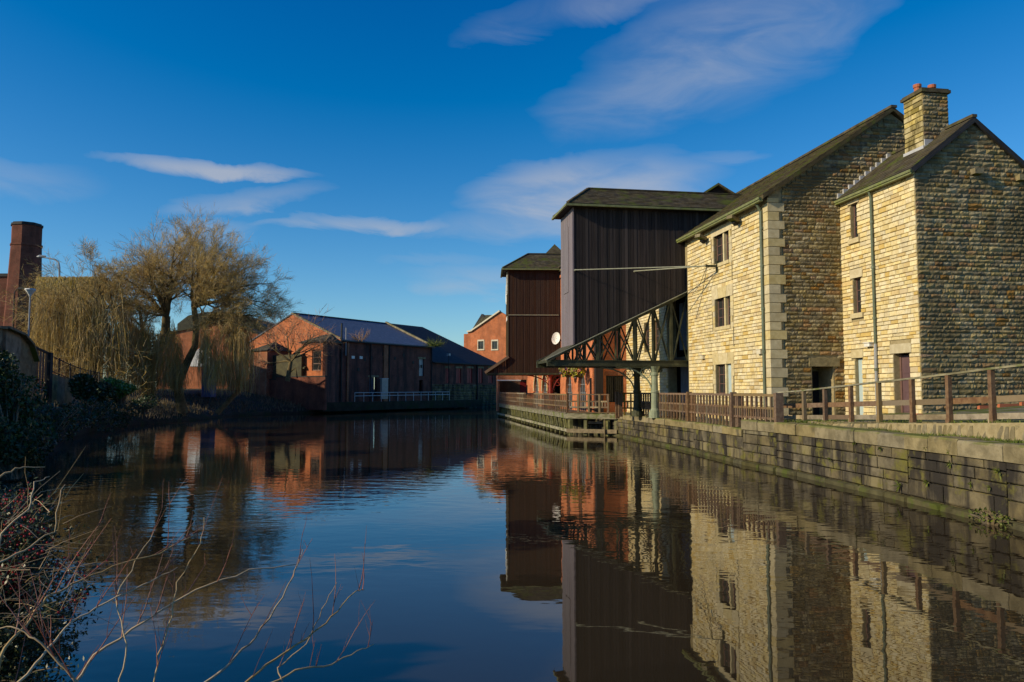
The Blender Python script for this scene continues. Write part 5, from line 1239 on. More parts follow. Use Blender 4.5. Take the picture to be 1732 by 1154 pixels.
def mill():
    Y = 121; t = thing('mill_chimney', at_y(38, 600, Y), 'stout octagonal red brick mill chimney with a dark rim on the far left', 'chimney')
    c = at_y(37, 560, Y); top = at_y(41, 384, Y)[2]; rb, rt = 2.75, 2.18
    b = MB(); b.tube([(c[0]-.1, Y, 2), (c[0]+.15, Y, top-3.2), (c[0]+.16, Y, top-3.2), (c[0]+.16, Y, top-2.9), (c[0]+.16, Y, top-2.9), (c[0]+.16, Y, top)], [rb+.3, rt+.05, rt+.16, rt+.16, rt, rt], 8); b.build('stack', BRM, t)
    MB().tube([(c[0]+.16, Y, top), (c[0]+.16, Y, top+.3), (c[0]+.16, Y, top+.31), (c[0]+.16, Y, top+.5)], [rt+.15, rt+.15, rt-.1, rt-.1], 8).build('rim', MS['slate_dark'], t)
    Y = 128; t = thing('mill_building', at_y(-60, 600, Y), 'tall brick mill with narrow pale windows cut by the left edge', 'mill')
    a = at_y(14, 468, Y); f = Frame((a[0]-30, Y), (1, 0)); wins = []
    for k in range(8): s = 30-1.7-k*3.2; wins.append((s-.5, s+.5, 7.5, a[2]-4.2))
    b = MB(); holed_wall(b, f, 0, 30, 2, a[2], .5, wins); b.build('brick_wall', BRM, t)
    MB().box(f, 0, 30.3, -14, .25, a[2], a[2]+.5).build('parapet', MS['slate_dark'], t)
    for w in wins: window(t, f, w[0], w[1], w[2], w[3], 1, 6, MS['grey_metal'], n=-.2, bar=.12, fw=.12, gm=MS['tarp'])
    # creeper-hung brick block
    Y = 77; a = at_y(60, 600, Y); c = at_y(175, 600, Y); f = Frame((a[0], Y), (1, 0)); w = c[0]-a[0]; ht = at_y(120, 474, Y)[2]
    t = thing('creeper_covered_block', a, 'square flat topped brick block hung all over with olive brown creeper', 'building')
    kx = -.56*19
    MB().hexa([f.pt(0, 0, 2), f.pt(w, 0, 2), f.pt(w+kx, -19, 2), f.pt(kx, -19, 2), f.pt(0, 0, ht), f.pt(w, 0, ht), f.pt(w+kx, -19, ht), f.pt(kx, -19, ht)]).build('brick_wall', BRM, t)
    MB().hexa([f.pt(-.1, .1, ht), f.pt(w+.1, .1, ht), f.pt(w+kx+.1, -19, ht), f.pt(kx, -19, ht), f.pt(-.1, .1, ht+.2), f.pt(w+.1, .1, ht+.2), f.pt(w+kx+.1, -19, ht+.2), f.pt(kx, -19, ht+.2)]).build('parapet', MS['slate_brown'], t)
    rr = random.Random(8); b = MB()
    for i in range(11000):
        face = True; s = rr.uniform(0, w); z = ht+.35-abs(rr.gauss(0, 5.0)); z = max(z, 3); 
        L = rr.uniform(.4, 1.6); n = rr.uniform(.02, .4)
        if face: p = f.pt(s, n, z); q = f.pt(s+rr.gauss(0, .3), n+rr.uniform(-.05, .15), z-L); o_ = (.05, 0, 0)
        else: p = f.pt(w+n, -rr.uniform(0, 8), z); q = (p[0], p[1]+rr.gauss(0, .3), z-L); o_ = (0, .035, 0)
        b.add([(p[0]-o_[0], p[1]-o_[1], p[2]), (p[0]+o_[0], p[1]+o_[1], p[2]), (q[0]+o_[0]*.4, q[1]+o_[1]*.4, q[2]), (q[0]-o_[0]*.4, q[1]-o_[1]*.4, q[2])], [(0, 1, 2, 3)])
    b.build('creeper', MS['ivy'], t, kind='stuff')
mill()

# ------------------------------------------------------------------ left bank: ramp wall, fence, lamps
def left_ramp():
    P = [at_y(x, y, Y) for x, y, Y in ((-60, 552, 41), (4, 556, 43), (30, 566, 45), (46, 583, 46.5), (56, 612, 47.5))]
    t = thing('ramp_wall', P[1], 'stone ramp wall with a mossy curved coping sinking towards the water', 'wall')
    b = MB(); c = MB()
    for a, q in zip(P, P[1:]):
        b.hexa([(a[0], a[1], 1), (q[0], q[1], 1), (q[0]-.1, q[1]+.5, 1), (a[0]-.1, a[1]+.5, 1), a, q, (q[0]-.1, q[1]+.5, q[2]), (a[0]-.1, a[1]+.5, a[2])])
        c.beam((a[0], a[1]+.2, a[2]+.1), (q[0], q[1]+.2, q[2]+.05), .55, .13)
    b.build('wall_face', MS['coping'], t); c.build('coping', MS['coping'], t)
    A = at_y(47, 583, 47); B = at_y(81, 599, 51); t = thing('boarded_fence', A, 'dark boarded fence with upright slats at the head of the iron railings', 'fence')
    n = 7
    for i in range(n):
        f0, f1 = i/n, (i+.62)/n; p = [A[j]+(B[j]-A[j])*f0 for j in range(3)]; q = [A[j]+(B[j]-A[j])*f1 for j in range(3)]
        MB().hexa([(p[0], p[1], 2.6), (q[0], q[1], 2.6), (q[0], q[1]+.06, 2.6), (p[0], p[1]+.06, 2.6), tuple(p), tuple(q), (q[0], q[1]+.06, q[2]), (p[0], p[1]+.06, p[2])]).build('slat', MS['rail'], t)
    MB().beam((A[0], A[1], A[2]+.05), (B[0], B[1], B[2]+.05), .14, .12).build('top_rail', MS['wire'], t)
    MB().box(W0, B[0]-.1, B[0]+.25, -B[1]-.2, -B[1]+.1, 2, B[2]+.1).build('end_post', MS['wire'], t)
    E_ = at_y(182, 633, 62); t = thing('iron_railing', B, 'thin dark iron railing stepping down the bank in front of the willows', 'railing')
    z_off = 1.15; prev = None
    for i in range(7):
        p = [B[j]+(E_[j]-B[j])*i/6 for j in range(3)]; p[2] = p[2]+.25*sin(pi*i/6)*-1
        MB().tube([(p[0], p[1], p[2]-z_off-.3), (p[0], p[1], p[2]+.12)], .045, 5).build('post', MS['wire'], t)
        if prev:
            for dz in (0, -1.0): MB().tube([(prev[0], prev[1], prev[2]+dz), (p[0], p[1], p[2]+dz)], .03, 4).build('rail', MS['wire'], t)
            for k in range(1, 9): x = [prev[j]+(p[j]-prev[j])*k/9 for j in range(3)]; MB().tube([(x[0], x[1], x[2]-1.0), (x[0], x[1], x[2])], .014, 3).build('upright', MS['wire'], t)
        prev = p
    b = MB(); B2 = (B[0], B[1]+.1, B[2]-1.25); E2 = (E_[0], E_[1]+.1, E_[2]-1.35)
    t = thing('low_stone_parapet', B2, 'low stone parapet carrying the iron railing on the left bank', 'wall')
    for i in range(9):
        p = [B2[j]+(E2[j]-B2[j])*i/9 for j in range(3)]; q = [B2[j]+(E2[j]-B2[j])*(i+.97)/9 for j in range(3)]
        MB().hexa([(p[0], p[1]-.15, 1), (q[0], q[1]-.15, 1), (q[0], q[1]+.25, 1), (p[0], p[1]+.25, 1), (p[0], p[1]-.15, p[2]), (q[0], q[1]-.15, q[2]), (q[0], q[1]+.25, q[2]), (p[0], p[1]+.25, p[2])]).build('coping_stone', MS['coping'], t)
    a = at_y(-20, 556, 75); c = at_y(112, 612, 75); t = thing('brick_street_wall', a, 'shaded dark red brick wall beneath the mill and lamp posts', 'wall')
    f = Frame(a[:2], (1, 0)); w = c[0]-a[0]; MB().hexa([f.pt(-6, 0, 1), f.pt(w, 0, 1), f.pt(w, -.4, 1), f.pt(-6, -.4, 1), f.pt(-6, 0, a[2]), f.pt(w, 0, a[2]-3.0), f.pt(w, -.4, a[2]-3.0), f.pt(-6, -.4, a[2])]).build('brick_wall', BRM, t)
    # street lamps
    p = at_y(49, 583, 50); q = at_y(51, 498, 50); t = thing('street_lamp', p, 'grey lamp post topped by a white bowl lantern beside the chimney', 'street lamp')
    MB().tube([(q[0], 50, 3), (q[0], 50, q[2]-.1)], [.07, .045], 8).build('post', MS['grey_metal'], t)
    MB().tube([(q[0], 50, q[2]-.15), (q[0], 50, q[2]), (q[0], 50, q[2]+.30), (q[0], 50, q[2]+.36)], [.06, .12, .34, .30], 10).build('lamp_bowl', MS['white'], t)
    Y = 82; p = at_y(100, 560, Y); t = thing('street_lamp', p, 'tall curved street lamp reaching over towards the mill chimney', 'street lamp')
    pts = [at_y(x, y, Y) for x, y in ((100, 600), (100.5, 452), (99, 444), (93, 439), (80, 436.5), (66, 435))]
    MB().tube(pts, [.13, .10, .09, .08, .07, .06], 7).build('post', MS['grey_metal'], t); h = at_y(72, 434.5, Y); MB().tube([(h[0]-.6, Y, h[2]), (h[0]-.3, Y, h[2]+.05), (h[0]+.35, Y, h[2]+.05)], [.08, .17, .08], 7).build('lamp_head', MS['grey_metal'], t)
    Y = 70; t = thing('street_lamp', at_y(23, 560, Y), 'short dark hooked street lamp in front of the mill chimney', 'street lamp')
    pts = [at_y(x, y, Y) for x, y in ((22, 570), (24, 505), (25, 494), (29, 489), (36, 488))]
    MB().tube(pts, [.08, .06, .05, .05, .05], 6).build('post', MS['wire'], t); h = at_y(38, 488, Y); MB().box(W0, h[0]-.35, h[0]+.3, -Y-.12, -Y+.12, h[2]-.08, h[2]+.1).build('lamp_head', MS['wire'], t)
left_ramp()

# ------------------------------------------------------------------ trees
def rv(rr): 
    v = Vector((rr.gauss(0, 1), rr.gauss(0, 1), rr.gauss(0, 1))); return v.normalized()
def limb(b, p, d, L, r, rr, segs, wander, lift, tip=.35, sides=5):
    pts = [Vector(p)]; d = Vector(d).normalized(); rad = [r]
    for i in range(segs):
        d = (d+rv(rr)*wander+Vector((0, 0, lift))).normalized(); pts.append(pts[-1]+d*(L/segs)); rad.append(r*(1-(1-tip)*(i+1)/segs))
    b.tube(pts, rad, sides, cap=False); return pts, rad, d
def branchy(bb, tw, p, d, L, r, lvl, rr, kids, spread, wander, lift, tipr=.014):
    b = tw if lvl <= 1 else bb
    segs = 6 if lvl > 2 else (4 if lvl > 0 else 3)
    pts, rad, de = limb(b, p, d, L, r, rr, segs, wander, lift, .3, 6 if lvl > 2 else (4 if lvl == 2 else 3))
    if lvl == 0: return
    n = kids[lvl]
    for k in range(n):
        f = rr.uniform(.25, 1.0) if k else 1.0; i = min(int(f*segs), segs-1); q = pts[i].lerp(pts[i+1], f*segs-i)
        ax = (pts[i+1]-pts[i]).normalized(); side = ax.cross(rv(rr)).normalized(); a = rr.uniform(*spread)
        dd = ax*cos(a)+side*sin(a); branchy(bb, tw, q, dd, L*rr.uniform(.5, .75), max(tipr, r*(1-.7*f)*.62), lvl-1, rr, kids, spread, wander, lift, tipr)
def curtain(b, pts_fn, n, rr, Lr, zmin, width=.022, sway=.25):
    for i in range(n):
        p = Vector(pts_fn(rr)); L = rr.uniform(*Lr); zb = max(p.z-L, zmin(p)); L = p.z-zb
        if L < .3: continue
        k = 4; dx, dy = rr.gauss(0, sway), rr.gauss(0, sway); q = []
        for j in range(k+1):
            f = j/k; q.append(p+Vector((dx*sin(f*2.2)+rr.gauss(0, .03), dy*sin(f*2.2), -L*f+(.5*f if j == 0 else 0))))
        b.tube(q, [width, width, width*.9, width*.8, width*.5], 3, cap=False)
def willow_big():
    Y = 72; base = (at_y(262, 690, Y)[0], Y, 1.6); rr = random.Random(14)
    t = thing('willow_tree', base, 'large bare weeping willow with a broad domed crown and hanging golden twigs', 'tree')
    tr = MB(); tw = MB(); bb = MB(); X = lambda px, py, y=Y: Vector(at_y(px, py, y))
    limbs = []
    def stem(pts, rads): tr.tube([Vector(p) for p in pts], rads, 9, cap=False)
    c1 = X(245, 577); stem([Vector(base)+Vector((-.6, 0, -1)), X(250, 640), X(243, 600), c1], [.75, .6, .55, .5])
    stem([X(250, 640), X(262, 605), X(280, 560), X(281, 535)], [.5, .42, .42, .36])
    stem([Vector(base)+Vector((2.6, 0, -1)), X(300, 650), X(318, 610), X(330, 585), X(332, 550), X(328, 520)], [.5, .42, .34, .30, .28, .25])
    stem([Vector(base)+Vector((5.4, 1, -1)), X(405, 660, 74), X(398, 600, 74), X(392, 560, 74)], [.28, .22, .20, .16])
    stem([c1, X(215, 548), X(190, 520), X(176, 488)], [.34, .27, .2, .14])
    A_, B_, C_, L_ = X(281, 535), X(328, 520), X(332, 550), X(190, 520)
    crown = [(A_, 236, 418, 0, .26), (A_, 262, 400, 2.5, .26), (A_, 292, 392, -2, .28), (A_, 318, 386, 2, .26), (A_, 215, 455, -2.5, .22), (A_, 205, 500, 1, .2), (A_, 250, 440, -4, .2), (A_, 272, 430, 4.5, .2),
             (B_, 340, 384, 0, .28), (B_, 366, 392, 2.5, .26), (B_, 392, 412, -2, .26), (B_, 418, 436, 1, .24), (B_, 442, 462, -1.5, .22), (B_, 458, 498, 1.5, .2), (B_, 405, 450, 4.5, .2), (B_, 370, 425, -4.5, .2), (B_, 330, 430, -5, .2),
             (C_, 452, 532, 0, .2), (C_, 425, 548, -2.5, .16), (C_, 440, 515, 3, .18), (c1, 196, 540, 0, .2), (c1, 222, 480, 3, .22), (L_, 150, 470, 1, .14), (L_, 172, 445, -1, .14), (L_, 200, 440, 1.5, .15), (L_, 140, 505, 0, .12), (A_, 232, 520, -4, .16), (B_, 395, 500, -4.5, .18)]
    for (O_, px, py, dy, r) in crown:
        px = 305+(px-305)*(.86 if px > 305 else .93); py = 540+(py-540)*.74
        E_ = X(px, py, Y+dy); D_ = E_-O_; mid = O_+D_*.5+Vector((-D_.x*.10, 0, abs(D_.x)*.10))+rv(rr)*.25; P_ = []
        for i in range(9):
            f = i/8; P_.append(O_*(1-f)**2+mid*2*f*(1-f)+E_*f*f+rv(rr)*(.07 if 0 < i else 0))
        R0 = [r*(1-.78*i/8) for i in range(9)]; bb.tube(P_, R0, 6, cap=False); Ld = D_.length
        for k in range(11):
            f = .22+.78*k/10; i = min(int(f*8), 7); q = P_[i].lerp(P_[i+1], f*8-i); ax = (P_[i+1]-P_[i]).normalized(); side = ax.cross(rv(rr)).normalized(); a = rr.uniform(.35, .95) if k < 10 else .1
            branchy(bb, tw, q, ax*cos(a)+side*sin(a), Ld*rr.uniform(.26, .40), R0[i]*.5, 3, rr, {3: 6, 2: 6, 1: 6}, (.3, .85), .13, .01, .010)
    tr.build('trunk', MS['bark'], t, smooth=True); bb.build('branches', MS['bark'], t, kind='stuff'); tw.build('twigs', MS['twig'], t, kind='stuff')
    cu = MB()
    for k in range(88):      # the fringe hangs in separate bunches of uneven length
        cx = rr.choice((190, 200, 210, 222, 232, 246, 256, 268, 280, 300, 316, 240, 250, 290, 348, 362, 375, 392, 404, 416)); cy = rr.uniform(548, 630); y0 = Y+rr.uniform(-3, 3); L = rr.uniform(2.0, 5.2); sp = rr.uniform(3, 9)
        curtain(cu, lambda r_: at_y(cx+r_.gauss(0, sp), cy+r_.gauss(0, 8), y0+r_.gauss(0, .6)), rr.randrange(30, 85), rr, (L*.4, L*1.15), lambda p: 2.2+rr.random()*1.2, .014, .4)
    cu.build('hanging_twigs', MS['twig'], t, kind='stuff')
willow_big()
def willow_left():
    Y = 66; base = (at_y(163, 660, Y)[0], Y, 2.2); rr = random.Random(5)
    t = thing('willow_tree', base, 'smaller weeping willow draping a dense golden curtain before the creeper block', 'tree')
    tr = MB(); tw = MB(); bb = MB(); X = lambda px, py, y=Y: Vector(at_y(px, py, y))
    tr.tube([X(160, 660), X(162, 600), X(163, 540), X(162, 505)], [.22, .19, .16, .12], 8, cap=False)
    tr.tube([X(205, 600), X(190, 575), X(178, 545), X(172, 500)], [.25, .2, .16, .1], 7, cap=False)
    for (p, d, L, r) in ((X(162, 520), (-.8, 0, .5), 2.9, .11), (X(162, 520), (.1, 0, 1), 2.0, .10), (X(162, 530), (-1.2, .3, .2), 3.4, .10), (X(163, 550), (-1, -.4, .1), 3.4, .10), (X(172, 505), (-.5, 0, 1), 2.2, .08), (X(162, 530), (.8, .2, .5), 2.2, .08), (X(110, 560), (-.8, 0, .5), 2.2, .07), (X(160, 585), (-1, .2, -.02), 3.6, .09), (X(162, 600), (-1, -.3, .1), 3.6, .09)):
        branchy(bb, tw, p, d, L, r, 4, rr, {4: 6, 3: 6, 2: 5, 1: 5}, (.35, .95), .15, .02, .011)
    tr.build('trunk', MS['bark'], t, smooth=True); bb.build('branches', MS['bark'], t, kind='stuff'); tw.build('twigs', MS['twig'], t, kind='stuff')
    cu = MB()
    for k in range(85):
        cx = max(72, min(206, rr.gauss(140, 38))); cy = 500+abs(rr.gauss(0, 52)); y0 = Y+rr.uniform(-2.5, 2.5); L = rr.uniform(1.2, 4.2); sp = rr.uniform(4, 10)
        curtain(cu, lambda r_: at_y(cx+r_.gauss(0, sp), cy+r_.gauss(0, 10), y0+r_.gauss(0, .6)), rr.randrange(22, 60), rr, (L*.4, L*1.2), lambda p: 3.0+rr.random()*1.5, .013, .45)
    for k in range(420):    # loose twigs at all angles low in the tangle
        p = at_y(rr.uniform(66, 250), rr.uniform(585, 660), Y+rr.uniform(-4, 3)); limb(cu, p, rv(rr)+Vector((0, 0, .3)), rr.uniform(.6, 2.0), .02, rr, 3, .25, 0, .4, 3)
    cu.build('hanging_twigs', MS['twig'], t, kind='stuff')
willow_left()
def small_tree():
    Y = 90; X = lambda px, py, y=Y: Vector(at_y(px, py, y)); rr = random.Random(6)
    t = thing('bare_tree', X(489, 645), 'small bare crooked tree standing before the sunlit orange gable', 'tree')
    tr = MB(); tw = MB(); bb = MB()
    tr.tube([X(486, 645), X(489, 628), X(492, 612)], [.3, .26, .22], 8, cap=False); tr.tube([X(488, 632), X(500, 622), X(503, 640)], [.12, .1, .08], 5)
    for (p, d, L) in ((X(492, 612), (-.9, 0, .7), 3.4), (X(492, 612), (-.3, .2, 1), 3.6), (X(492, 612), (.4, 0, 1), 3.6), (X(492, 612), (.9, -.2, .8), 3.4), (X(492, 612), (-1.1, .2, .15), 3.2), (X(494, 606), (1.1, .2, .3), 3.2)):
        branchy(bb, tw, p, d, L, .13, 3, rr, {3: 7, 2: 6, 1: 4}, (.35, .95), .2, .02, .02)
    tr.build('trunk', MS['bark'], t, smooth=True); bb.build('branches', MS['bark'], t, kind='stuff'); tw.build('twigs', MS['twig_red'], t, kind='stuff')
    for (px, py, d, m, lab, n, off) in ((610, 578, 1.9, 'twig_red', 'bare bush sprouting from the gutter of the long shade-darkened shed', 26, .3), (737, 586, 1.8, 'grass', 'yellow green weed tuft growing in the roof valley between the sheds', 60, 1.2)):
        s, z = FL.hit(px, py, off); p = Vector(FL.pt(s, off, z)); t = thing('roof_bush', p, lab, 'bush'); b = MB(); 
        for i in range(n):
            dd = Vector((rr.gauss(0, .7)-(.0), rr.gauss(0, .7), abs(rr.gauss(1, .4)))); L = d*rr.uniform(.5, 1)
            if m == 'grass': dd = Vector((rr.gauss(0, 1.2), rr.gauss(0, 1), abs(rr.gauss(.45, .3))))
            branchy(b, b, p+Vector((rr.gauss(0, .25), rr.gauss(0, .25), 0)), dd, L*.8, .03, 1, rr, {1: 4}, (.3, .7), .15, .05, .02)
        b.build('stems', MS[m], t, kind='stuff')
small_tree()

def leaves(b, centre, rad, n, size, rr, shell=.55, flat_=1.0):
    c = Vector(centre)
    for _ in range(n):
        v = rv(rr)*(shell+(1-shell)*rr.random()**.6)
        p = c+Vector((v.x*rad[0], v.y*rad[1], v.z*rad[2])); d1 = rv(rr); d2 = d1.cross(rv(rr)).normalized(); s = size*rr.uniform(.6, 1.3)
        b.add([tuple(p-d1*s), tuple(p+d2*s*.45), tuple(p+d1*s), tuple(p-d2*s*.45)], [(0, 1, 2, 3)])
def shrub(name, base, clumps, n, size, mat_, label, cat='shrub', group=None, seed=1):
    rr = random.Random(seed); t = thing(name, base, label, cat, group); b = MB(); s = MB()
    for (c, r) in clumps:
        leaves(b, c, r, n, size, rr)
        for k in range(5):
            v = rv(rr); e = Vector(c)+Vector((v.x*r[0], v.y*r[1], abs(v.z)*r[2]))*.8; p0 = Vector(base)+Vector((rr.uniform(-.2, .2), rr.uniform(-.2, .2), -.2))
            s.tube([p0, p0.lerp(e, .5)+Vector((0, 0, .1)), e], [.05, .03, .012], 4, cap=False)
    b.build('foliage', MS[mat_], t, kind='stuff'); s.build('stems', MS['dead'], t); return t
def bank_plants():
    X = lambda px, py, Y: Vector(at_y(px, py, Y)); rr = random.Random(17)
    def cl(px, py, Y, r, n=3, sp=.7): return [(X(px, py, Y)+Vector((rr.uniform(-r, r)*sp, rr.uniform(-r, r)*sp, rr.uniform(-r, r)*sp*.7)), (r*rr.uniform(.6, 1), r*rr.uniform(.6, 1), r*rr.uniform(.5, .8))) for _ in range(n)]
    shrub('laurel_bush', X(150, 680, 52), cl(140, 655, 52, .8, 4)+cl(165, 662, 52, .9, 5), 420, .13, 'leaf', 'dark glossy laurel at the foot of the iron railing', seed=2)
    shrub('laurel_bush', X(205, 685, 54), cl(190, 652, 54, .8, 5)+cl(208, 662, 54, .6, 3), 420, .13, 'leaf_bright', 'brighter green laurel between the iron railing and the willow', seed=3)
    shrub('evergreen_bush', X(20, 800, 24), cl(-15, 640, 25, .9, 6)+cl(10, 690, 25, .9, 6)+cl(-30, 600, 26, .9, 5)+cl(10, 740, 24, .9, 5), 520, .075, 'leaf', 'dense dark evergreen bush filling the shaded left edge', seed=4)
    k = 0
    for (px, py, Y, r) in ((60, 735, 30, .9), (100, 715, 38, 1.1), (150, 705, 46, 1.2), (195, 700, 54, 1.0), (245, 690, 60, 1.0), (35, 770, 25, .8)):
        k += 1
        labs = ['low dark bramble nearest the evergreen bush on the shaded bank', 'low dark bramble below the boarded fence', 'low dark bramble under the dark laurel', 'low dark bramble under the brighter laurel', 'low dark bramble at the foot of the large willow', 'low dark bramble by the waterline under the evergreen bush']
        shrub('bramble', X(px, py+6, Y), cl(px, py-2, Y, r, 4), 260, .09, 'leaf', labs[k-1], 'bramble', 'brambles on the shaded left bank', seed=20+k)
    # rough stems and grass over the whole left bank
    g = MB()
    for _ in range(9000):
        i = rr.randrange(4, 15); a, b_ = LB[i], LB[i+1]; f = rr.random(); x = a[0]+(b_[0]-a[0])*f; y = a[1]+(b_[1]-a[1])*f; l = hypot(a[2], a[3]); d = rr.uniform(.2, 9)**1.0
        kf = a[4]+(b_[4]-a[4])*f; prof = [(0, .1), (.35, .5), (1.2, 1.2), (3, 1.85), (6, 2.9), (10, 3.9)]; z = .2
        for (p, q) in zip(prof, prof[1:]):
            if p[0] <= d <= q[0]: z = (p[1]+(q[1]-p[1])*(d-p[0])/(q[0]-p[0]))*kf
        p = Vector((x+a[2]/l*d, y+a[3]/l*d, z-.1)); h = rr.uniform(.2, .75); w = .012+.0005*y; dv = Vector((rr.gauss(0, .3), rr.gauss(0, .3), 1))*h
        g.add([tuple(p-Vector((w, 0, 0))), tuple(p+Vector((w, 0, 0))), tuple(p+dv)], [(0, 1, 2)])
    tag(g.build('rough_grass', MS['dead'], kind='stuff'), 'rough dead stems and grass covering the shaded left bank', 'grass')
    # moss and grass on the quay ledge
    g = MB()
    for _ in range(9000):
        y = 12+rr.random()**.8*16.8; x = rr.uniform(quay_x(y)+.5, fence_x(y)+.1 if rr.random() < .75 else fence_x(y)+3.5); 
        z = 1.64 if x < fence_x(y) else ground_z(x, y)
        if sin(x*2.1+y*.9)+sin(y*1.7-x) < -.3: continue
        p = Vector((x, y, z-.02)); h = rr.uniform(.03, .11)*(1.6 if rr.random() < .1 else 1); w = .02; a = rr.uniform(0, pi); dv = Vector((rr.gauss(0, .5), rr.gauss(0, .5), 1))*h; u_ = Vector((cos(a)*w, sin(a)*w, 0))
        g.add([tuple(p-u_), tuple(p+u_), tuple(p+dv)], [(0, 1, 2)])
    tag(g.build('ledge_grass', MS['grass'], kind='stuff'), 'low green grass and moss on the ledge behind the coping', 'grass')
    # ferns in the joints of the quay wall
    spots = [(1404, 777, .12), (1446, 749, .11), (1490, 757, .11), (1522, 822, .22), (1567, 758, .11), (1605, 764, .09), (1606, 784, .12), (1568, 815, .13), (1642, 819, .09), (1673, 824, .09), (1690, 798, .14), (1612, 860, .1)]
    where = ['under the coping near the fourth fence post', 'just below the coping, second from the corner post', 'below the fifth fence post', 'long and drooping, close to the water', 'under the coping beyond the long drooping one', 'small, tucked below the coping', 'bright yellow, mid height on a pale block', 'low on the wall between dark streaks', 'tiny, low on a dark block', 'tiny, near the right edge of a dark streak', 'beside the split pale block', 'just above the water by the drooping plants']
    for (px, py, r), w_ in zip(spots, where):
        i = 3 if px > 1330 else 4; a, b_ = QUAY[i], QUAY[i+1]; 
        for i in range(1, 6):
            a, b_ = QUAY[i], QUAY[i+1]; fr = Frame(b_, (a[0]-b_[0], a[1]-b_[1])); s, z = fr.hit(px, py, .06); L = hypot(a[0]-b_[0], a[1]-b_[1])
            if 0 <= s <= L: break
        p = fr.pt(s, .05, z); t = thing('wall_fern', p, 'small green wall fern '+w_, 'fern', 'small ferns rooted in the quay wall'); b = MB()
        for k in range(16):
            d = Vector((fr.N[0], fr.N[1], 0))*rr.uniform(.2, 1)+Vector((fr.D[0], fr.D[1], 0))*rr.gauss(0, .7)+Vector((0, 0, rr.gauss(.0, .7))); d.normalize(); d *= r*rr.uniform(.6, 1.2); q = Vector(p)
            sd = d.cross(Vector((0, 0, 1))); sd = (sd.normalized() if sd.length > .001 else Vector((1, 0, 0)))*r*.13
            b.add([tuple(q), tuple(q+d*.5+sd), tuple(q+d-Vector((0, 0, r*.25))), tuple(q+d*.5-sd)], [(0, 1, 2, 3)])
        b.build('fronds', MS['grass'], t, kind='stuff')
    # a heavier tuft at the water's edge
    i = 1; a, b_ = QUAY[2], QUAY[3]; fr = Frame(b_, (a[0]-b_[0], a[1]-b_[1])); s, z = fr.hit(1680, 872, .1)
    shrub('wall_weed', fr.pt(s, .05, .1), [(Vector(fr.pt(s+.2*k, .12, .12+.05*(k % 2))), (.22, .22, .14)) for k in range(-2, 3)], 45, .05, 'grass', 'leafy weeds spilling over the quay footing at the waterline', 'weeds', seed=9)
bank_plants()
def loose_bricks():
    for (x0, x1, y0, y1, lab) in ((1689, 1722, 683, 689, 'long orange terracotta brick lying at the foot of the rough gable'), (1726, 1745, 678, 685, 'orange brick cut by the right edge at the foot of the gable'), (1655, 1672, 689, 692, 'half buried orange brick near the taller fence posts'), (1549, 1560, 709, 713, 'small orange brick on the moss behind the fence')):
        p = G2.hit(x0, y1, .5); q = G2.hit(x1, y1, .5)
        if x0 == 1549: P = at_y(1554, 711, 24.5); fr = Frame(P[:2], V); a, c, z = -.1, .12, ground_z(P[0], P[1])
        else: fr = G2; a, c = p[0], q[0]; z = ground_z(*G2.pt(a, .5, 0)[:2])
        t = thing('loose_brick', fr.pt(a, .5, z), lab, 'brick', 'loose orange bricks by the house')
        n = .5 if fr is G2 else 0; MB().box(fr, a, c, n-.06, n+.06, z-.01, z+.11).box(fr, a+.03, c-.03, n-.04, n+.04, z+.111, z+.125).build('brick_body', MS['terracotta'], t)
loose_bricks()

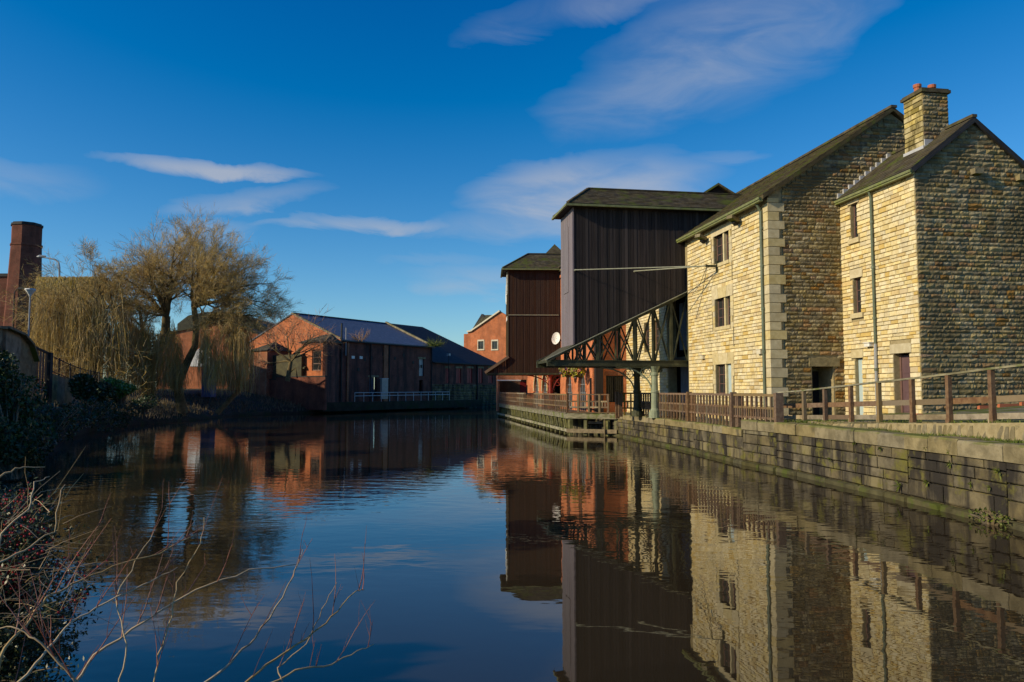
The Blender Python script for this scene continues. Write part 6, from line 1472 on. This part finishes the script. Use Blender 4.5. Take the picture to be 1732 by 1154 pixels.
# ------------------------------------------------------------------ the near bank's shrubs
def px3(px, py, d): r = ray(px, py); return Vector((r[0]*d, r[1]*d, EYE+r[2]*d))
def near_twigs():
    rr = random.Random(33)
    main = [ # polylines (px, py), depth at start and end, radius
        ([(115, 1170), (160, 1110), (245, 1050), (330, 1000), (420, 965), (500, 955)], 3.6, 4.3, .010, 'arching'), ([(330, 1170), (390, 1120), (430, 1080), (480, 1010), (500, 965), (512, 930)], 3.6, 4.1, .009, 'upright'),
        ([(400, 1170), (450, 1125), (520, 1080), (560, 1045), (600, 1000), (616, 998)], 3.8, 4.4, .009, 'forked'), ([(440, 1165), (500, 1135), (560, 1125), (605, 1102), (632, 1090)], 3.9, 4.4, .008, 'low'),
        ([(0, 1110), (40, 1060), (80, 1010), (120, 990), (190, 960), (270, 935), (330, 905)], 3.2, 4.0, .009, 'long'), ([(20, 1170), (70, 1110), (110, 1060), (160, 1030), (240, 990), (300, 960)], 3.2, 3.9, .009, 'bowed'),
        ([(-20, 960), (40, 930), (90, 900), (100, 840), (110, 820)], 3.0, 3.4, .006, 'thin'), ([(-30, 830), (10, 800), (40, 788), (76, 790)], 3.4, 3.6, .007, 'bent'), ([(0, 905), (50, 860), (60, 815), (84, 806)], 3.3, 3.5, .006, 'hooked'),
        ([(260, 1170), (268, 1110), (290, 1040), (300, 985), (340, 920), (345, 875)], 3.6, 4.0, .006, 'slender'), ([(200, 1170), (215, 1090), (195, 1010), (230, 950), (260, 900)], 3.5, 3.9, .006, 'swaying'),
         ([(140, 1170), (100, 1120), (60, 1080), (20, 1060), (-20, 1070)], 3.1, 3.1, .008, 'sagging'), ([(480, 1165), (470, 1130), (520, 1090), (545, 1030), (570, 985)], 3.9, 4.2, .006, 'leaning')]
    t = thing('bare_bush', px3(200, 1300, 3.5), 'bare pale twiggy bush with reddish shoots reaching over the water', 'bush')
    sh = MB(); fine = MB()
    def shoots(P, r, lvl):
        n = len(P)
        for i in range(1, n):
            for k in range(rr.choice((0, 1, 1, 2)) if lvl == 1 else rr.choice((0, 0, 1, 1))):
                f = rr.random(); q = P[i-1].lerp(P[i], f); ax = (P[i]-P[i-1]).normalized()
                d = (ax*rr.uniform(.3, 1)+Vector((rr.gauss(.0, .35), rr.gauss(0, .25), rr.uniform(.3, 1.1)))).normalized(); L = rr.uniform(.10, .42)*(1 if lvl == 1 else .4)
                pts = [q]; 
                for s in range(4): d = (d+rv(rr)*.13+Vector((0, 0, .05))).normalized(); pts.append(pts[-1]+d*L/4)
                (sh if lvl == 1 else fine).tube(pts, [r*.42, r*.36, r*.3, r*.22, r*.13], 4, cap=False)
                if lvl == 1: shoots(pts, r*.55, 2)
    for (pl, d0, d1, r, _) in main:
        P = [px3(x, y, d0+(d1-d0)*i/(len(pl)-1)) for i, (x, y) in enumerate(pl)]
        Q = []
        for a, b in zip(P, P[1:]):
            for j in range(4): Q.append(a.lerp(b, j/4)+rv(rr)*.006)
        Q.append(P[-1]); root = Q[0]+Vector((-.1, .0, -.7)); Q = [root]+Q
        MB().tube(Q, [r*.68*(1.15-.8*i/(len(Q)-1)) for i in range(len(Q))], 6).build('branch', MS['stem'], t, smooth=True)
        if _ not in ('thin', 'bent', 'hooked', 'straight', 'looping'): shoots(P, r*.75, 1)
    sh.build('shoots', MS['shoot'], t, kind='stuff'); fine.build('fine_shoots', MS['shoot'], t, kind='stuff')
near_twigs()
def cotoneaster():
    rr = random.Random(44); c0 = px3(40, 960, 3.9)
    t = thing('berry_bush', px3(0, 1200, 3.8), 'dark small leaved bush crowded with small red berries in the near left corner', 'bush')
    lf = MB(); be = MB(); st = MB(); ph = (1+5**.5)/2
    ico = [Vector(v).normalized() for v in ((0, 1, ph), (0, -1, ph), (0, 1, -ph), (0, -1, -ph), (1, ph, 0), (-1, ph, 0), (1, -ph, 0), (-1, -ph, 0), (ph, 0, 1), (-ph, 0, 1), (ph, 0, -1), (-ph, 0, -1))]
    icf = [(0, 1, 8), (0, 8, 4), (0, 4, 5), (0, 5, 9), (0, 9, 1), (1, 6, 8), (8, 6, 10), (8, 10, 4), (4, 10, 2), (4, 2, 5), (5, 2, 11), (5, 11, 9), (9, 11, 7), (9, 7, 1), (1, 7, 6), (3, 6, 7), (3, 7, 11), (3, 11, 2), (3, 2, 10), (3, 10, 6)]
    root = px3(-60, 1240, 5.0); tips = []
    for k in range(330):
        f = rr.random(); px = rr.uniform(-60, 60+80*min(1, f*1.4)) if rr.random() < .7 else rr.uniform(-60, 170); py = 825+ (1200-825)*f
        if px > 105 and py < 880: px -= 60
        if px > 120 and not (880 < py < 1110): px -= 90
        e = px3(px, py, rr.uniform(4.5, 5.6)); m = root.lerp(e, .5)+Vector((-.15, 0, rr.uniform(0, .25))); pts = [root+rv(rr)*.15, m, e.lerp(m, .4)+Vector((0, 0, .03)), e]
        st.tube(pts, [.008, .005, .004, .002], 3, cap=False)
        P = [pts[1].lerp(pts[2], j/5) for j in range(5)]+[pts[2].lerp(pts[3], j/6) for j in range(7)]
        red = (py < 1010 and px > -20) and rr.random() < .75
        for p in P:
            for j in range(9):
                q = p+rv(rr)*rr.uniform(.01, .09); d1 = rv(rr)*rr.uniform(.011, .02); d2 = d1.cross(rv(rr)).normalized()*rr.uniform(.006, .009)
                lf.add([tuple(q-d1), tuple(q+d2), tuple(q+d1), tuple(q-d2)], [(0, 1, 2, 3)])
            if red:
                for j in range(rr.choice((0, 2, 3, 5))):
                    q = p+rv(rr)*rr.uniform(.01, .055); r = rr.uniform(.006, .0095); be.add([tuple(q+v*r) for v in ico], icf)
    lf.build('foliage', MS['leaf_cotoneaster'], t, kind='stuff'); be.build('berries', MS['berry'], t, kind='stuff'); st.build('stems', MS['dead'], t, kind='stuff')
    g = MB()
    for k in range(90):
        p = px3(rr.uniform(-60, 110), rr.uniform(830, 1060), rr.uniform(3.3, 4.2)); d = Vector((rr.gauss(.35, .5), rr.gauss(0, .3), rr.gauss(.15, .35))).normalized(); L = rr.uniform(.1, .4); q = [p]
        for s in range(3): d = (d+rv(rr)*.15-Vector((0, 0, .05))).normalized(); q.append(q[-1]+d*L/3)
        g.tube(q, [.0018, .0015, .0012, .0008], 3, cap=False)
    tag(g.build('dry_stalks', MS['stem'], kind='stuff'), 'tangle of fine dry stalks above the red berries', 'stalks')
cotoneaster()

# ------------------------------------------------------------------ unseen evergreens added out of frame to cast shade on the left bank
def evergreen(x, y, h, r, seed, lab):
    rr = random.Random(seed); t = thing('shade_evergreen', (x, y, 2), lab, 'tree', 'unseen evergreens added for shade along the left bank')
    MB().tube([(x, y, 1), (x+.1, y, h*.5), (x, y, h*.92)], [.3, .2, .06], 8).build('trunk', MS['bark'], t); b = MB()
    for k in range(26):
        f = k/25; z = 2.5+(h-2.5)*f; R_ = r*(1-.55*f); a = k*2.4; leaves(b, (x+cos(a)*R_*.45, y+sin(a)*R_*.45, z), (R_*.75, R_*.75, .9), 150, .34, rr, .3)
    b.build('foliage', MS['leaf'], t, kind='stuff')
for i, (x, y, h, r) in enumerate(((-17.5, 8.5, 8.6, 3.2), (-20.5, 13.5, 9.3, 3.4), (-24.5, 19, 9.8, 3.4), (-29, 26, 10.5, 3.6), (-33, 33, 11, 3.6), (-37.5, 40, 11.5, 3.6), (-42, 48, 12, 3.8), (-14, 3, 5.5, 2.4))):
    evergreen(x, y, h, r, 60+i, ['tall unseen evergreen added for shade beyond the left edge, %s' % w for w in ('second from the camera', 'third from the camera', 'fourth from the camera', 'fifth from the camera', 'sixth from the camera', 'seventh from the camera', 'the one farthest along the bank', 'right beside the camera')][i])
